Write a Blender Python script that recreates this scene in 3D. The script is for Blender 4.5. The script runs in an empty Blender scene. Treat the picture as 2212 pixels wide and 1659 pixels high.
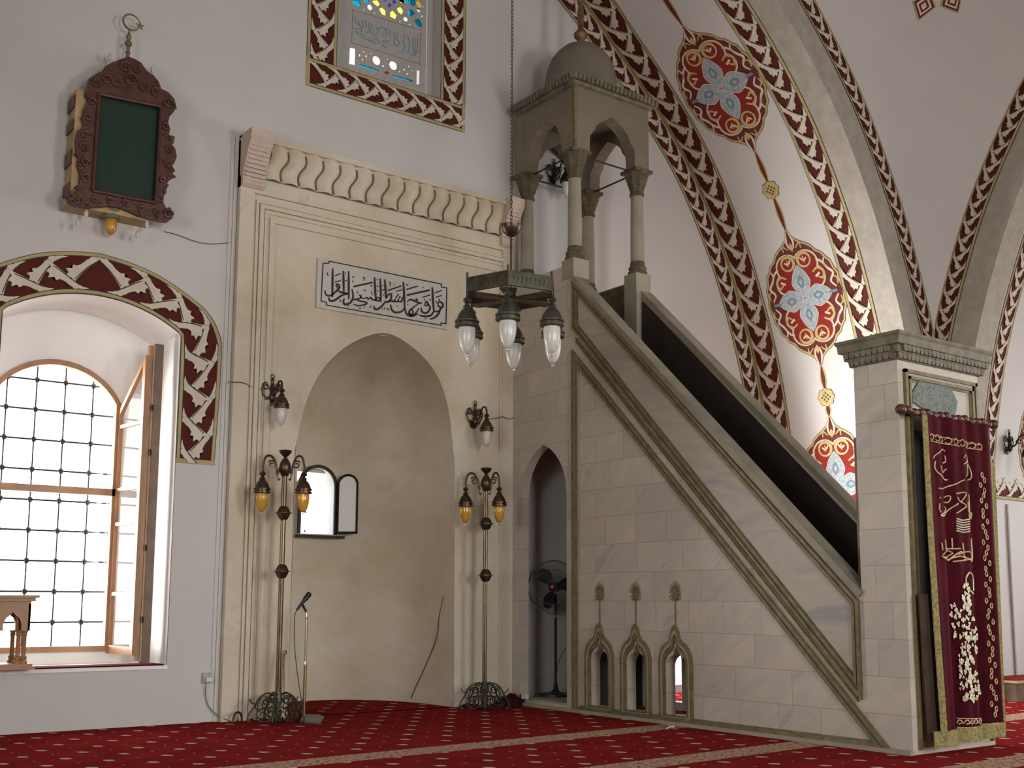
import bpy, bmesh, math, random
from mathutils import Vector, Matrix, Quaternion
random.seed(7)
PI = math.pi
SC = bpy.context.scene
COL = SC.collection
# ---------------------------------------------------------------- camera, world, lights, exposure
YAW, PIT, ROL, FPX, CX, CY, EYE = 0.6345, 0.1305, 0.0043, 2414.0, 1106.0, 980.5, 1.2
_fw = Vector((math.sin(YAW)*math.cos(PIT), math.cos(YAW)*math.cos(PIT), math.sin(PIT)))
_rt0 = Vector((math.cos(YAW), -math.sin(YAW), 0)); _up0 = _rt0.cross(_fw)
_rt = math.cos(ROL)*_rt0 + math.sin(ROL)*_up0; _up = -math.sin(ROL)*_rt0 + math.cos(ROL)*_up0
CAMP = Vector((0, 0, EYE))
cam_d = bpy.data.cameras.new('camera'); cam = bpy.data.objects.new('camera', cam_d); COL.objects.link(cam)
m3 = Matrix((_rt, _up, -_fw)).transposed()
cam.matrix_world = Matrix.Translation(CAMP) @ m3.to_4x4()
cam_d.sensor_width = 36; cam_d.lens = FPX/2212*36; cam_d.shift_y = (CY-829.5)/2212; cam_d.clip_start = .05; cam_d.clip_end = 200
SC.camera = cam
world = bpy.data.worlds.new('sky'); SC.world = world; world.use_nodes = True
_wn = world.node_tree; bg = _wn.nodes['Background']; bg.inputs[1].default_value = 6.3
_tc = _wn.nodes.new('ShaderNodeTexCoord'); _sx = _wn.nodes.new('ShaderNodeSeparateXYZ'); _cr = _wn.nodes.new('ShaderNodeValToRGB')     # bright sky over darker ground
_wn.links.new(_tc.outputs['Generated'], _sx.inputs[0]); _mr = _wn.nodes.new('ShaderNodeMapRange'); _mr.inputs[1].default_value = -.25; _mr.inputs[2].default_value = .25
_wn.links.new(_sx.outputs[2], _mr.inputs[0]); _wn.links.new(_mr.outputs[0], _cr.inputs[0]); _wn.links.new(_cr.outputs[0], bg.inputs[0])
_cr.color_ramp.elements[0].position = .42; _cr.color_ramp.elements[0].color = (.80, .78, .74, 1); _cr.color_ramp.elements[1].position = .56; _cr.color_ramp.elements[1].color = (.97, .98, 1, 1)
SC.view_settings.view_transform = 'Standard'; SC.view_settings.look = 'None'; SC.view_settings.gamma = 1
SC.view_settings.use_curve_mapping = False; SC.view_settings.exposure = 0.0

def area(name, loc, target, sx, sy, power, color=(1, 1, 1)):
    d = bpy.data.lights.new(name, 'AREA'); d.shape = 'RECTANGLE'; d.size = sx; d.size_y = sy; d.energy = power; d.color = color
    o = bpy.data.objects.new(name, d); COL.objects.link(o); o.location = loc
    o.rotation_euler = (Vector(target)-Vector(loc)).to_track_quat('-Z', 'Y').to_euler(); return o
# daylight by assumed openings in the hall's unseen walls, added to light the room
LIGHTS = (('daylight_right_window', (16.95, 2.2, 3.0), (6, 7.5, .6), 2.2, 3.2, 100), ('daylight_right_window', (16.95, 5.9, 3.0), (6, 9.0, .6), 2.2, 3.2, 100),
        ('daylight_rear_window', (9.5, -5.95, 3.2), (7, 10, 1.5), 2.4, 3.4, 100), ('daylight_rear_window', (3.0, -5.95, 3.2), (5, 10, 1.5), 2.4, 3.4, 100),
        ('fill_left_window', (-3.95, 3.0, 3.0), (8, 7.5, 1.5), 2.2, 3.2, 100),  # added fill for the pulpit flank; its window is assumed
        ('fill_prayer_wall_window', (10.36, 11.9, 2.2), (12.6, 9.6, 3.6), 1.25, 2.7, 160), ('fill_prayer_wall_window', (2.55, 12.25, 2.1), (3.84, 11.15, 2.3), .9, 2.8, 60))  # added aimed lamps, brighten the arch underside and the left window jamb
POWER = (60, 15, 140, 140, 65, 720, 55)
for (_nm, _l, _t, _sx_, _sz_, _sp), _p in zip(LIGHTS, POWER):
    _o = area(_nm, _l, _t, _sx_, _sz_, _p, (1, .985, .96)); _o.data.spread = math.radians(_sp)
for _c, _s in (((2.9, 11.78, 2.1), (1.4, 3.0)), ((10.4, 11.78, 2.0), (1.2, 2.8)), ((6.19, 11.5, 8.4), (1.4, 2.4)), ((6.15, 12.9, 2.4), (.5, .9))):
    _o = area('window_portal', _c, (_c[0], 0, _c[2]), _s[0], _s[1], 1); _o.data.cycles.is_portal = True

# ---------------------------------------------------------------- measuring helpers: a sight line of the survey met with a real plane
def ray(px, py): return _rt*((px-CX)/FPX) - _up*((py-CY)/FPX) + _fw
def onY(px, py, Y): d = ray(px, py); return CAMP + d*(Y/d.y)
def onX(px, py, X): d = ray(px, py); return CAMP + d*(X/d.x)
def onZ(px, py, Z=0.0): d = ray(px, py); return CAMP + d*((Z-EYE)/d.z)

# ---------------------------------------------------------------- materials
def newmat(name):
    m = bpy.data.materials.new(name); m.use_nodes = True
    nt = m.node_tree; return m, nt, nt.nodes['Principled BSDF']
def N(nt, t, **kw):
    n = nt.nodes.new(t)
    for k, v in kw.items(): setattr(n, k, v)
    return n
def mix(nt, fac, a, b, blend='MIX'):
    n = nt.nodes.new('ShaderNodeMix'); n.data_type = 'RGBA'; n.blend_type = blend
    for s, v in ((0, fac), (6, a), (7, b)):
        if hasattr(v, 'is_output') or isinstance(v, bpy.types.NodeSocket): nt.links.new(v, n.inputs[s])
        else: n.inputs[s].default_value = v if s == 0 else (*v, 1)
    return n.outputs[2]
def mathn(nt, op, a, b=0.0, c=0.0):
    n = nt.nodes.new('ShaderNodeMath'); n.operation = op
    for i, v in enumerate((a, b, c)):
        if isinstance(v, bpy.types.NodeSocket): nt.links.new(v, n.inputs[i])
        else: n.inputs[i].default_value = v
    return n.outputs[0]
def noise(nt, co, scale, detail=4, rough=.55, dist=0):
    n = nt.nodes.new('ShaderNodeTexNoise'); n.inputs['Scale'].default_value = scale; n.inputs['Detail'].default_value = detail
    n.inputs['Roughness'].default_value = rough; n.inputs['Distortion'].default_value = dist
    if co is not None: nt.links.new(co, n.inputs['Vector'])
    return n.outputs['Fac']
def ramp(nt, fac, stops):
    n = nt.nodes.new('ShaderNodeValToRGB'); nt.links.new(fac, n.inputs[0]); e = n.color_ramp.elements
    while len(e) < len(stops): e.new(.5)
    for k, (p, c) in enumerate(stops): e[k].position = p; e[k].color = (*c, 1) if len(c) == 3 else c
    return n.outputs[0]
def bump(nt, b, h, dist=.01, strength=.5):
    n = nt.nodes.new('ShaderNodeBump'); n.inputs['Distance'].default_value = dist; n.inputs['Strength'].default_value = strength
    nt.links.new(h, n.inputs['Height']); nt.links.new(n.outputs[0], b.inputs['Normal'])
def objco(nt): return nt.nodes.new('ShaderNodeTexCoord').outputs['Object']
def simple(name, col, rough=.6, metal=0, var=.12, scale=8, bumpd=0):
    m, nt, b = newmat(name); co = objco(nt)
    f = noise(nt, co, scale)
    nt.links.new(ramp(nt, f, [(.3, tuple(c*(1-var) for c in col)), (.7, tuple(min(1, c*(1+var)) for c in col))]), b.inputs['Base Color'])
    b.inputs['Roughness'].default_value = rough; b.inputs['Metallic'].default_value = metal
    if rough >= .75: b.inputs['Specular IOR Level'].default_value = .15
    if bumpd: bump(nt, b, noise(nt, co, scale*4), bumpd)
    return m
M = {}
M['plaster'] = simple('white_plaster', (.56, .54, .52), .85, 0, .03, 1.3, .003)
M['daylit_white'] = simple('daylit_white_plaster', (.86, .85, .83), .9, 0, .02, 2)  # paler than the wall plaster: window daylight put into the colour
M['plaster_panel'] = simple('carved_plaster', (.40, .385, .37), .9, 0, .06, 14, .003)
# mihrab limestone
m, nt, b = newmat('cream_limestone'); co = objco(nt)
big = noise(nt, co, .9, 6, .6, .6); fine = noise(nt, co, 9, 6, .7); st = noise(nt, co, 2.2, 8, .7, 1.2)
c1 = ramp(nt, big, [(.32, (.49, .40, .27)), (.48, (.62, .545, .42)), (.66, (.70, .645, .54))])
c2 = mix(nt, mathn(nt, 'MULTIPLY', fine, .6), c1, (.46, .39, .27))
spots = ramp(nt, st, [(.62, (0, 0, 0)), (.74, (1, 1, 1))])
c3 = mix(nt, mathn(nt, 'MULTIPLY', spots, .5), c2, (.36, .25, .13))
nt.links.new(c3, b.inputs['Base Color']); b.inputs['Roughness'].default_value = .8; bump(nt, b, fine, .006, .6); M['lime'] = m
# veined marble in courses, mapped on the y-z plane of the flank (and x-z for fronts)
def marble(name, axis, base=(.55, .485, .395), dark=(.33, .32, .31), bw=.66, bh=.30, joint=(.22, .18, .13), warm=(.44, .38, .30)):
    m, nt, b = newmat(name); co = objco(nt)
    sep = N(nt, 'ShaderNodeSeparateXYZ'); nt.links.new(co, sep.inputs[0])
    cmb = N(nt, 'ShaderNodeCombineXYZ'); nt.links.new(sep.outputs[1 if axis == 'x' else 0], cmb.inputs[0]); nt.links.new(sep.outputs[2], cmb.inputs[1])
    br = N(nt, 'ShaderNodeTexBrick'); nt.links.new(cmb.outputs[0], br.inputs['Vector'])
    br.inputs['Color1'].default_value = (0, 0, 0, 1); br.inputs['Color2'].default_value = (1, 1, 1, 1); br.inputs['Mortar'].default_value = (.5, .5, .5, 1)
    br.inputs['Scale'].default_value = 1; br.inputs['Mortar Size'].default_value = .0035; br.inputs['Brick Width'].default_value = bw; br.inputs['Row Height'].default_value = bh
    br.offset = .37; br.squash = .7; br.squash_frequency = 3
    # every block its own grain direction: shift the vein coordinates by the block's tone
    mp = N(nt, 'ShaderNodeMapping'); nt.links.new(co, mp.inputs[0]); mp.inputs['Rotation'].default_value = (.65, 0, 0) if axis == 'x' else (0, .65, 0)
    off = N(nt, 'ShaderNodeVectorMath', operation='MULTIPLY_ADD'); nt.links.new(br.outputs['Color'], off.inputs[0]); off.inputs[1].default_value = (9, 9, 9); nt.links.new(mp.outputs[0], off.inputs[2])
    sc = N(nt, 'ShaderNodeVectorMath', operation='MULTIPLY'); nt.links.new(off.outputs[0], sc.inputs[0]); sc.inputs[1].default_value = (1, .55, 2.6)
    v = noise(nt, sc.outputs[0], 1.5, 7, .62, .9)
    veins = ramp(nt, v, [(.40, (0, 0, 0)), (.52, (.45, .45, .45)), (.60, (.2, .2, .2)), (.68, (1, 1, 1))])
    tone = mix(nt, br.outputs['Color'], tuple(c*.82 for c in base), tuple(min(1, c*1.12) for c in base))
    tone = mix(nt, noise(nt, co, 1.1, 3), tone, warm)
    c = mix(nt, mathn(nt, 'MULTIPLY', veins, .85), tone, dark)
    c = mix(nt, mathn(nt, 'MULTIPLY', br.outputs['Fac'], .6), c, joint)
    nt.links.new(c, b.inputs['Base Color']); b.inputs['Roughness'].default_value = .55; bump(nt, b, noise(nt, co, 30, 3), .002, .4)
    return m
M['marble_x'] = marble('veined_marble_flank', 'x'); M['marble_y'] = marble('veined_marble_front', 'y', bw=.9)
M['marble'] = simple('plain_marble', (.31, .275, .21), .55, 0, .16, 3, .002)
M['marble_slab'] = None
m, nt, b = newmat('veined_marble_slab'); co = objco(nt); mp = N(nt, 'ShaderNodeMapping'); nt.links.new(co, mp.inputs[0]); mp.inputs['Rotation'].default_value = (.9, 0, 0); mp.inputs['Scale'].default_value = (1, .7, 2.6)
v = noise(nt, mp.outputs[0], 1.1, 8, .6, 1.3)
nt.links.new(ramp(nt, v, [(.34, (.35, .305, .25)), (.50, (.40, .35, .29)), (.6, (.34, .305, .265)), (.68, (.26, .25, .235))]), b.inputs['Base Color']); b.inputs['Roughness'].default_value = .5
M['marble_slab'] = m
M['aged'] = simple('aged_green_marble', (.145, .13, .085), .6, 0, .4, 9, .006)
M['capital'] = simple('stained_capital_stone', (.10, .08, .042), .7, 0, .45, 16, .01)
M['canopy'] = marble('canopy_stone', 'y', base=(.235, .20, .145), dark=(.13, .12, .105), bw=.5, bh=.3, joint=(.12, .10, .07), warm=(.19, .15, .09))
M['coping'] = simple('worn_coping_stone', (.25, .22, .165), .6, 0, .2, 5, .003)
M['arch_stone'] = simple('grey_arch_stone', (.36, .33, .285), .8, 0, .12, 7, .008)
M['gild'] = simple('dull_gilt_moulding', (.165, .135, .06), .55, .1, .35, 12)
M['band_red'] = simple('painted_oxblood', (.085, .016, .012), .8, 0, .15, 6)
M['band_cream'] = simple('painted_cream', (.60, .53, .43), .85, 0, .08, 5)
M['band_gold'] = simple('painted_ochre', (.40, .34, .17), .8, 0, .12, 4)
M['line'] = simple('painted_black_line', (.03, .025, .02), .7, 0, .1, 5)
M['med_red'] = simple('painted_red', (.22, .022, .016), .8, 0, .12, 6)
M['med_brown'] = simple('painted_maroon', (.12, .03, .02), .8, 0, .15, 6)
M['med_gold'] = simple('painted_gold', (.46, .35, .14), .7, 0, .1, 6)
M['med_blue'] = simple('painted_pale_blue', (.33, .38, .40), .8, 0, .3, 30)
M['med_slate'] = simple('painted_slate', (.17, .22, .26), .8, 0, .1, 14)
M['med_pink'] = simple('painted_pinkish_white', (.66, .52, .45), .8, 0, .08, 14)
M['bronze'] = simple('dark_bronze', (.085, .055, .035), .35, .75, .4, 14, .002)
M['bronze_green'] = simple('green_bronze', (.07, .065, .045), .45, .6, .4, 14, .002)
M['copper'] = simple('copper_tube', (.17, .125, .08), .3, .85, .35, 3)
M['iron'] = simple('black_iron', (.02, .018, .016), .5, .5, .2, 20)
M['opal'] = simple('opal_glass', (.62, .61, .56), .25, 0, .03, 3)
M['opal'].node_tree.nodes['Principled BSDF'].inputs['Transmission Weight'].default_value = .15
m, nt, b = newmat('amber_glass'); b.inputs['Base Color'].default_value = (.85, .48, .07, 1); b.inputs['Roughness'].default_value = .12; b.inputs['Transmission Weight'].default_value = .55; M['amber'] = m
m, nt, b = newmat('clear_glass'); b.inputs['Base Color'].default_value = (.95, .95, .95, 1); b.inputs['Roughness'].default_value = .05; b.inputs['Transmission Weight'].default_value = .9; M['clear'] = m
M['wood_dark'] = simple('carved_mahogany', (.075, .022, .014), .4, 0, .4, 12, .01)
M['wood'] = simple('varnished_wood', (.34, .17, .075), .4, 0, .2, 5, .002)
M['wood_tan'] = simple('pale_board', (.42, .29, .15), .6, 0, .2, 6)
M['wood_walnut'] = simple('walnut_board', (.15, .085, .05), .5, 0, .3, 6)
m, nt, b = newmat('green_velvet_behind_glass'); co = objco(nt)
nt.links.new(ramp(nt, noise(nt, co, 60, 2), [(.3, (.001, .016, .010)), (.7, (.003, .038, .021))]), b.inputs['Base Color']); b.inputs['Roughness'].default_value = .9
b.inputs['Coat Weight'].default_value = 1; b.inputs['Coat Roughness'].default_value = .03; M['green'] = m
M['black'] = simple('black_plastic', (.012, .012, .014), .4, 0, .1, 10)
M['white'] = simple('white_plastic', (.6, .6, .58), .4, 0, .03, 10)
M['red_dot'] = simple('red_plastic', (.55, .03, .02), .4, 0, .05, 10)
M['velvet'] = None
m, nt, b = newmat('crimson_velvet'); co = objco(nt)
nt.links.new(ramp(nt, noise(nt, co, 5, 3), [(.3, (.028, .001, .004)), (.7, (.058, .002, .007))]), b.inputs['Base Color']); b.inputs['Roughness'].default_value = .85
b.inputs['Specular IOR Level'].default_value = .1; b.inputs['Sheen Weight'].default_value = .15; b.inputs['Sheen Tint'].default_value = (.8, .1, .15, 1); M['velvet'] = m
M['lining'] = simple('dark_lining_cloth', (.055, .035, .025), .9, 0, .2, 8)
M['gold_thread'] = simple('gold_thread', (.52, .38, .20), .5, .2, .3, 40)
M['silver_thread'] = simple('pale_silver_thread', (.60, .55, .38), .5, .2, .35, 40)
M['fringe'] = simple('old_gold_fringe', (.26, .22, .09), .8, 0, .45, 45, .01)
M['chrome'] = simple('worn_steel', (.42, .38, .30), .3, .8, .2, 8)
M['steel_plate'] = simple('grey_steel_plate', (.20, .19, .16), .5, .5, .2, 8)
M['ink'] = simple('black_paint', (.012, .012, .014), .6, 0, .1, 10)
M['plaque'] = simple('pale_grey_marble', (.50, .47, .42), .5, 0, .06, 3)
M['cartouche'] = simple('green_grey_carved_stone', (.13, .15, .13), .6, 0, .5, 45, .01)
M['rag'] = simple('dark_red_cloth', (.045, .008, .01), .95, 0, .3, 12, .01)
M['pink_stone'] = simple('pinkish_stone', (.58, .47, .40), .8, 0, .08, 12, .01)
M['grey_wire'] = simple('grey_cable', (.13, .13, .12), .6, 0, .1, 10)
M['lintel'] = simple('tan_stone', (.42, .33, .24), .9, 0, .2, 10, .01)
def pane(name, col):
    m = bpy.data.materials.new(name); m.use_nodes = True; nt = m.node_tree; nt.nodes.clear()
    o = N(nt, 'ShaderNodeOutputMaterial'); t = N(nt, 'ShaderNodeBsdfTransparent'); g = N(nt, 'ShaderNodeBsdfGlossy'); g.inputs['Roughness'].default_value = .05
    t.inputs[0].default_value = (*col, 1); mx = N(nt, 'ShaderNodeMixShader'); mx.inputs[0].default_value = .04
    nt.links.new(t.outputs[0], mx.inputs[1]); nt.links.new(g.outputs[0], mx.inputs[2]); nt.links.new(mx.outputs[0], o.inputs[0]); return m
M['g_clear'] = pane('clear_pane', (.95, .95, .95)); M['g_cyan'] = pane('cyan_pane', (0.0000, 0.0739, 0.1182)); M['g_yellow'] = pane('yellow_pane', (0.2822, 0.2150, 0.0391))
M['g_white'] = pane('white_pane', (.5, .5, .5)); M['g_blue'] = pane('blue_pane', (0.0080, 0.0080, 0.0794)); M['g_red'] = pane('red_pane', (0.0510, 0.0027, 0.0027)); M['g_teal'] = pane('pale_teal_pane', (0.0122, 0.0186, 0.0205))
# carpet
m, nt, b = newmat('red_prayer_carpet'); co = objco(nt)
mp = N(nt, 'ShaderNodeMapping'); nt.links.new(co, mp.inputs[0]); mp.inputs['Rotation'].default_value = (0, 0, -.055)
sep = N(nt, 'ShaderNodeSeparateXYZ'); nt.links.new(mp.outputs[0], sep.inputs[0]); X, Y = sep.outputs[0], sep.outputs[1]
def lattice(px, py, ox, oy, rx, ry, ang):
    v = mathn(nt, 'DIVIDE', mathn(nt, 'ADD', Y, oy), py); row = mathn(nt, 'FLOOR', v)
    u = mathn(nt, 'ADD', mathn(nt, 'DIVIDE', mathn(nt, 'ADD', X, ox), px), mathn(nt, 'MULTIPLY', mathn(nt, 'FLOORED_MODULO', row, 2.0), .5))
    du = mathn(nt, 'MULTIPLY', mathn(nt, 'SUBTRACT', mathn(nt, 'FRACT', u), .5), px); dv = mathn(nt, 'MULTIPLY', mathn(nt, 'SUBTRACT', mathn(nt, 'FRACT', v), .5), py)
    ca, sa = math.cos(ang), math.sin(ang)
    a = mathn(nt, 'ADD', mathn(nt, 'MULTIPLY', du, ca/rx), mathn(nt, 'MULTIPLY', dv, sa/rx))
    c = mathn(nt, 'ADD', mathn(nt, 'MULTIPLY', du, -sa/ry), mathn(nt, 'MULTIPLY', dv, ca/ry))
    return mathn(nt, 'SQRT', mathn(nt, 'ADD', mathn(nt, 'MULTIPLY', a, a), mathn(nt, 'MULTIPLY', c, c)))
wob = mathn(nt, 'MULTIPLY', mathn(nt, 'SUBTRACT', noise(nt, co, 45, 2), .5), 1.1)
mot = mathn(nt, 'LESS_THAN', mathn(nt, 'ADD', lattice(.45, .29, 0, 0, .030, .048, .6), wob), 1.0)
mot2 = mathn(nt, 'LESS_THAN', lattice(.45, .29, .225, .0, .011, .013, 0), 1.0)
stripe = mathn(nt, 'MULTIPLY', mathn(nt, 'LESS_THAN', Y, 9.0), mathn(nt, 'LESS_THAN', mathn(nt, 'ABSOLUTE', mathn(nt, 'SUBTRACT', mathn(nt, 'FLOORED_MODULO', mathn(nt, 'SUBTRACT', Y, 6.75), 1.62), .81)), .165))
pat = ramp(nt, noise(nt, co, 26, 3, .7), [(.40, (.20, .045, .035)), (.5, (.44, .30, .20)), (.64, (.50, .37, .26))])
redc = ramp(nt, noise(nt, co, 3, 5, .7), [(.3, (.17, .013, .013)), (.7, (.24, .024, .022))])
c = mix(nt, mot, redc, (.50, .46, .38)); c = mix(nt, mot2, c, (.42, .26, .18)); c = mix(nt, stripe, c, pat)
nt.links.new(c, b.inputs['Base Color']); b.inputs['Roughness'].default_value = 1; b.inputs['Specular IOR Level'].default_value = .0; bump(nt, b, noise(nt, co, 220, 2), .003, .3); M['carpet'] = m
M['platform_red'] = simple('red_felt', (.22, .012, .02), .95, 0, .15, 8)

# ---------------------------------------------------------------- geometry helpers
class G:
    def __init__(s): s.v = []; s.f = []; s.mi = []
    def add(s, vs, fs, mi=0):
        o = len(s.v); s.v += [tuple(v) for v in vs]; s.f += [[i+o for i in f] for f in fs]; s.mi += [mi]*len(fs); return s
    def box(s, x0, x1, y0, y1, z0, z1, mi=0):
        return s.add([(x, y, z) for x in (x0, x1) for y in (y0, y1) for z in (z0, z1)], [(0, 1, 3, 2), (4, 6, 7, 5), (0, 4, 5, 1), (2, 3, 7, 6), (0, 2, 6, 4), (1, 5, 7, 3)], mi)
    def obox(s, c, ax, ay, az, mi=0):
        c = Vector(c); ax, ay, az = Vector(ax), Vector(ay), Vector(az)
        return s.add([c+i*ax+j*ay+k*az for i in (-1, 1) for j in (-1, 1) for k in (-1, 1)], [(0, 1, 3, 2), (4, 6, 7, 5), (0, 4, 5, 1), (2, 3, 7, 6), (0, 2, 6, 4), (1, 5, 7, 3)], mi)
    def lathe(s, prof, c=(0, 0, 0), seg=24, mi=0, axis=None, flute=0):
        c = Vector(c); q = Vector((0, 0, 1)).rotation_difference(Vector(axis)) if axis else None
        vs = []
        for r, z in prof:
            for k in range(seg):
                rr = r*(1+(flute if k % 2 else -flute)); p = Vector((rr*math.cos(2*PI*k/seg), rr*math.sin(2*PI*k/seg), z))
                if q: p = q @ p
                vs.append(c+p)
        fs = [(i*seg+k, i*seg+(k+1) % seg, (i+1)*seg+(k+1) % seg, (i+1)*seg+k) for i in range(len(prof)-1) for k in range(seg)]
        fs += [tuple(range(seg))[::-1], tuple((len(prof)-1)*seg+k for k in range(seg))]
        return s.add(vs, fs, mi)
    def tube(s, pts, r, seg=8, mi=0, flat=1.0, closed=False):
        pts = [Vector(p) for p in pts]; n = len(pts)
        if n < 2: return s
        rs = r if isinstance(r, (list, tuple)) else [r]*n
        up = None; vs = []
        for i, p in enumerate(pts):
            a = pts[i-1] if (i > 0 or closed) else pts[0]; b_ = pts[(i+1) % n] if (i < n-1 or closed) else pts[-1]
            t = (b_-a); t = t.normalized() if t.length > 1e-9 else Vector((0, 0, 1))
            if up is None: up = t.orthogonal().normalized()
            up = (up-t*up.dot(t)); up = up.normalized() if up.length > 1e-6 else t.orthogonal().normalized()
            sd = t.cross(up)
            for k in range(seg):
                a_ = 2*PI*k/seg; vs.append(p+rs[i]*(math.cos(a_)*up+math.sin(a_)*sd*flat))
        m_ = n if closed else n-1
        fs = [(i*seg+k, i*seg+(k+1) % seg, ((i+1) % n)*seg+(k+1) % seg, ((i+1) % n)*seg+k) for i in range(m_) for k in range(seg)]
        if not closed: fs += [tuple(range(seg))[::-1], tuple((n-1)*seg+k for k in range(seg))]
        return s.add(vs, fs, mi)
    def prism(s, poly, to3, d0, d1, mi=0):     # poly 2d -> to3(u, v, depth)
        n = len(poly); vs = [to3(u, v, d0) for u, v in poly]+[to3(u, v, d1) for u, v in poly]
        return s.add(vs, [tuple(range(n)), tuple(range(2*n-1, n-1, -1))]+[(i, n+i, n+(i+1) % n, (i+1) % n) for i in range(n)], mi)
    def ball(s, c, r, mi=0, sx=1, sy=1, sz=1, seg=12):
        pr = [(max(1e-4, math.sin(PI*i/8)), -math.cos(PI*i/8)) for i in range(9)]
        c = Vector(c); vs = [c+Vector((r*a*math.cos(2*PI*k/seg)*sx, r*a*math.sin(2*PI*k/seg)*sy, r*z*sz)) for a, z in pr for k in range(seg)]
        return s.add(vs, [(i*seg+k, i*seg+(k+1) % seg, (i+1)*seg+(k+1) % seg, (i+1)*seg+k) for i in range(8) for k in range(seg)], mi)
    def build(s, name, mats, parent=None, smooth=False, recalc=True):
        me = bpy.data.meshes.new(name); me.from_pydata(s.v, [], s.f)
        for m_ in (mats if isinstance(mats, (list, tuple)) else [mats]): me.materials.append(M[m_] if isinstance(m_, str) else m_)
        me.polygons.foreach_set('material_index', s.mi)
        if recalc:
            bm = bmesh.new(); bm.from_mesh(me); bmesh.ops.recalc_face_normals(bm, faces=bm.faces); bm.to_mesh(me); bm.free()
        if smooth:
            me.polygons.foreach_set('use_smooth', [True]*len(me.polygons))
            try: me.set_sharp_from_angle(angle=math.radians(38))
            except Exception: pass
        me.update()
        o = bpy.data.objects.new(name, me); COL.objects.link(o)
        if parent is not None:
            o.parent = parent; o.matrix_parent_inverse = Matrix.Translation(-wloc(parent))
        return o
def wloc(o):
    v = Vector(o.location)
    while o.parent: v = v + o.matrix_parent_inverse.translation; o = o.parent; v = v + o.location
    return v
def thing(name, label, cat, loc, group=None):
    o = bpy.data.objects.new(name, None); COL.objects.link(o); o.location = loc; o.empty_display_size = .1
    o['label'] = label; o['category'] = cat
    if group: o['group'] = group
    return o
def tag(o, label, cat, group=None):
    o['label'] = label; o['category'] = cat
    if group: o['group'] = group
    return o
def struct(o, label=None):
    o['kind'] = 'structure'
    if label: o['label'] = label
    return o
def plab(o, label): o['label'] = label; return o
def plate(outer, holes, to3, d0, d1):
    """a flat slab with holes: 2d outline filled, then mapped to 3d; returns G"""
    cu = bpy.data.curves.new('t', 'CURVE'); cu.dimensions = '2D'; cu.fill_mode = 'BOTH'; cu.extrude = .5
    for loop in [outer]+holes:
        sp = cu.splines.new('POLY'); sp.points.add(len(loop)-1); sp.use_cyclic_u = True
        for p, (u, v) in zip(sp.points, loop): p.co = (u, v, 0, 1)
    ob = bpy.data.objects.new('t', cu); COL.objects.link(ob); dg = bpy.context.evaluated_depsgraph_get()
    me = bpy.data.meshes.new_from_object(ob.evaluated_get(dg)); g = G()
    bm = bmesh.new(); bm.from_mesh(me); bmesh.ops.remove_doubles(bm, verts=bm.verts, dist=1e-5); bm.to_mesh(me); bm.free()
    g.add([to3(v.co.x, v.co.y, d0+(v.co.z+.5)*(d1-d0)) for v in me.vertices], [tuple(p.vertices) for p in me.polygons])
    bpy.data.objects.remove(ob); bpy.data.curves.remove(cu); bpy.data.meshes.remove(me); return g
def boolcut(o, cutters):
    for g in cutters:
        c = g.build('cutter', 'plaster'); md = o.modifiers.new('b', 'BOOLEAN'); md.operation = 'DIFFERENCE'; md.object = c; md.solver = 'EXACT'
        dg = bpy.context.evaluated_depsgraph_get(); me = bpy.data.meshes.new_from_object(o.evaluated_get(dg))
        o.modifiers.clear(); old = o.data; o.data = me; bpy.data.meshes.remove(old); cm = c.data; bpy.data.objects.remove(c); bpy.data.meshes.remove(cm)
XZ = lambda u, v, d: (u, d, v)          # facing -y
YZ = lambda u, v, d: (d, u, v)          # facing -x
def arc(cx, cy, r, a0, a1, n): return [(cx+r*math.cos(a0+(a1-a0)*i/n), cy+r*math.sin(a0+(a1-a0)*i/n)) for i in range(n+1)]
def catmull(P, k=6):
    P = [Vector(p) for p in P]; out = []
    for i in range(len(P)-1):
        p0 = P[i-1] if i else P[0]*2-P[1]; p1, p2 = P[i], P[i+1]; p3 = P[i+2] if i+2 < len(P) else P[-1]*2-P[-2]
        for j in range(k):
            t = j/k; out.append(.5*((2*p1)+(p2-p0)*t+(2*p0-5*p1+4*p2-p3)*t*t+(-p0+3*p1-3*p2+p3)*t*t*t))
    out.append(P[-1]); return out
def resample(P, step):
    P = [Vector(p) for p in P]; L = [0]
    for a, b_ in zip(P, P[1:]): L.append(L[-1]+(b_-a).length)
    n = max(2, int(round(L[-1]/step))); out = []; j = 0
    for i in range(n+1):
        s = L[-1]*i/n
        while j < len(P)-2 and L[j+1] < s: j += 1
        t = (s-L[j])/max(1e-9, L[j+1]-L[j]); out.append(P[j].lerp(P[j+1], min(1, max(0, t))))
    return out
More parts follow.
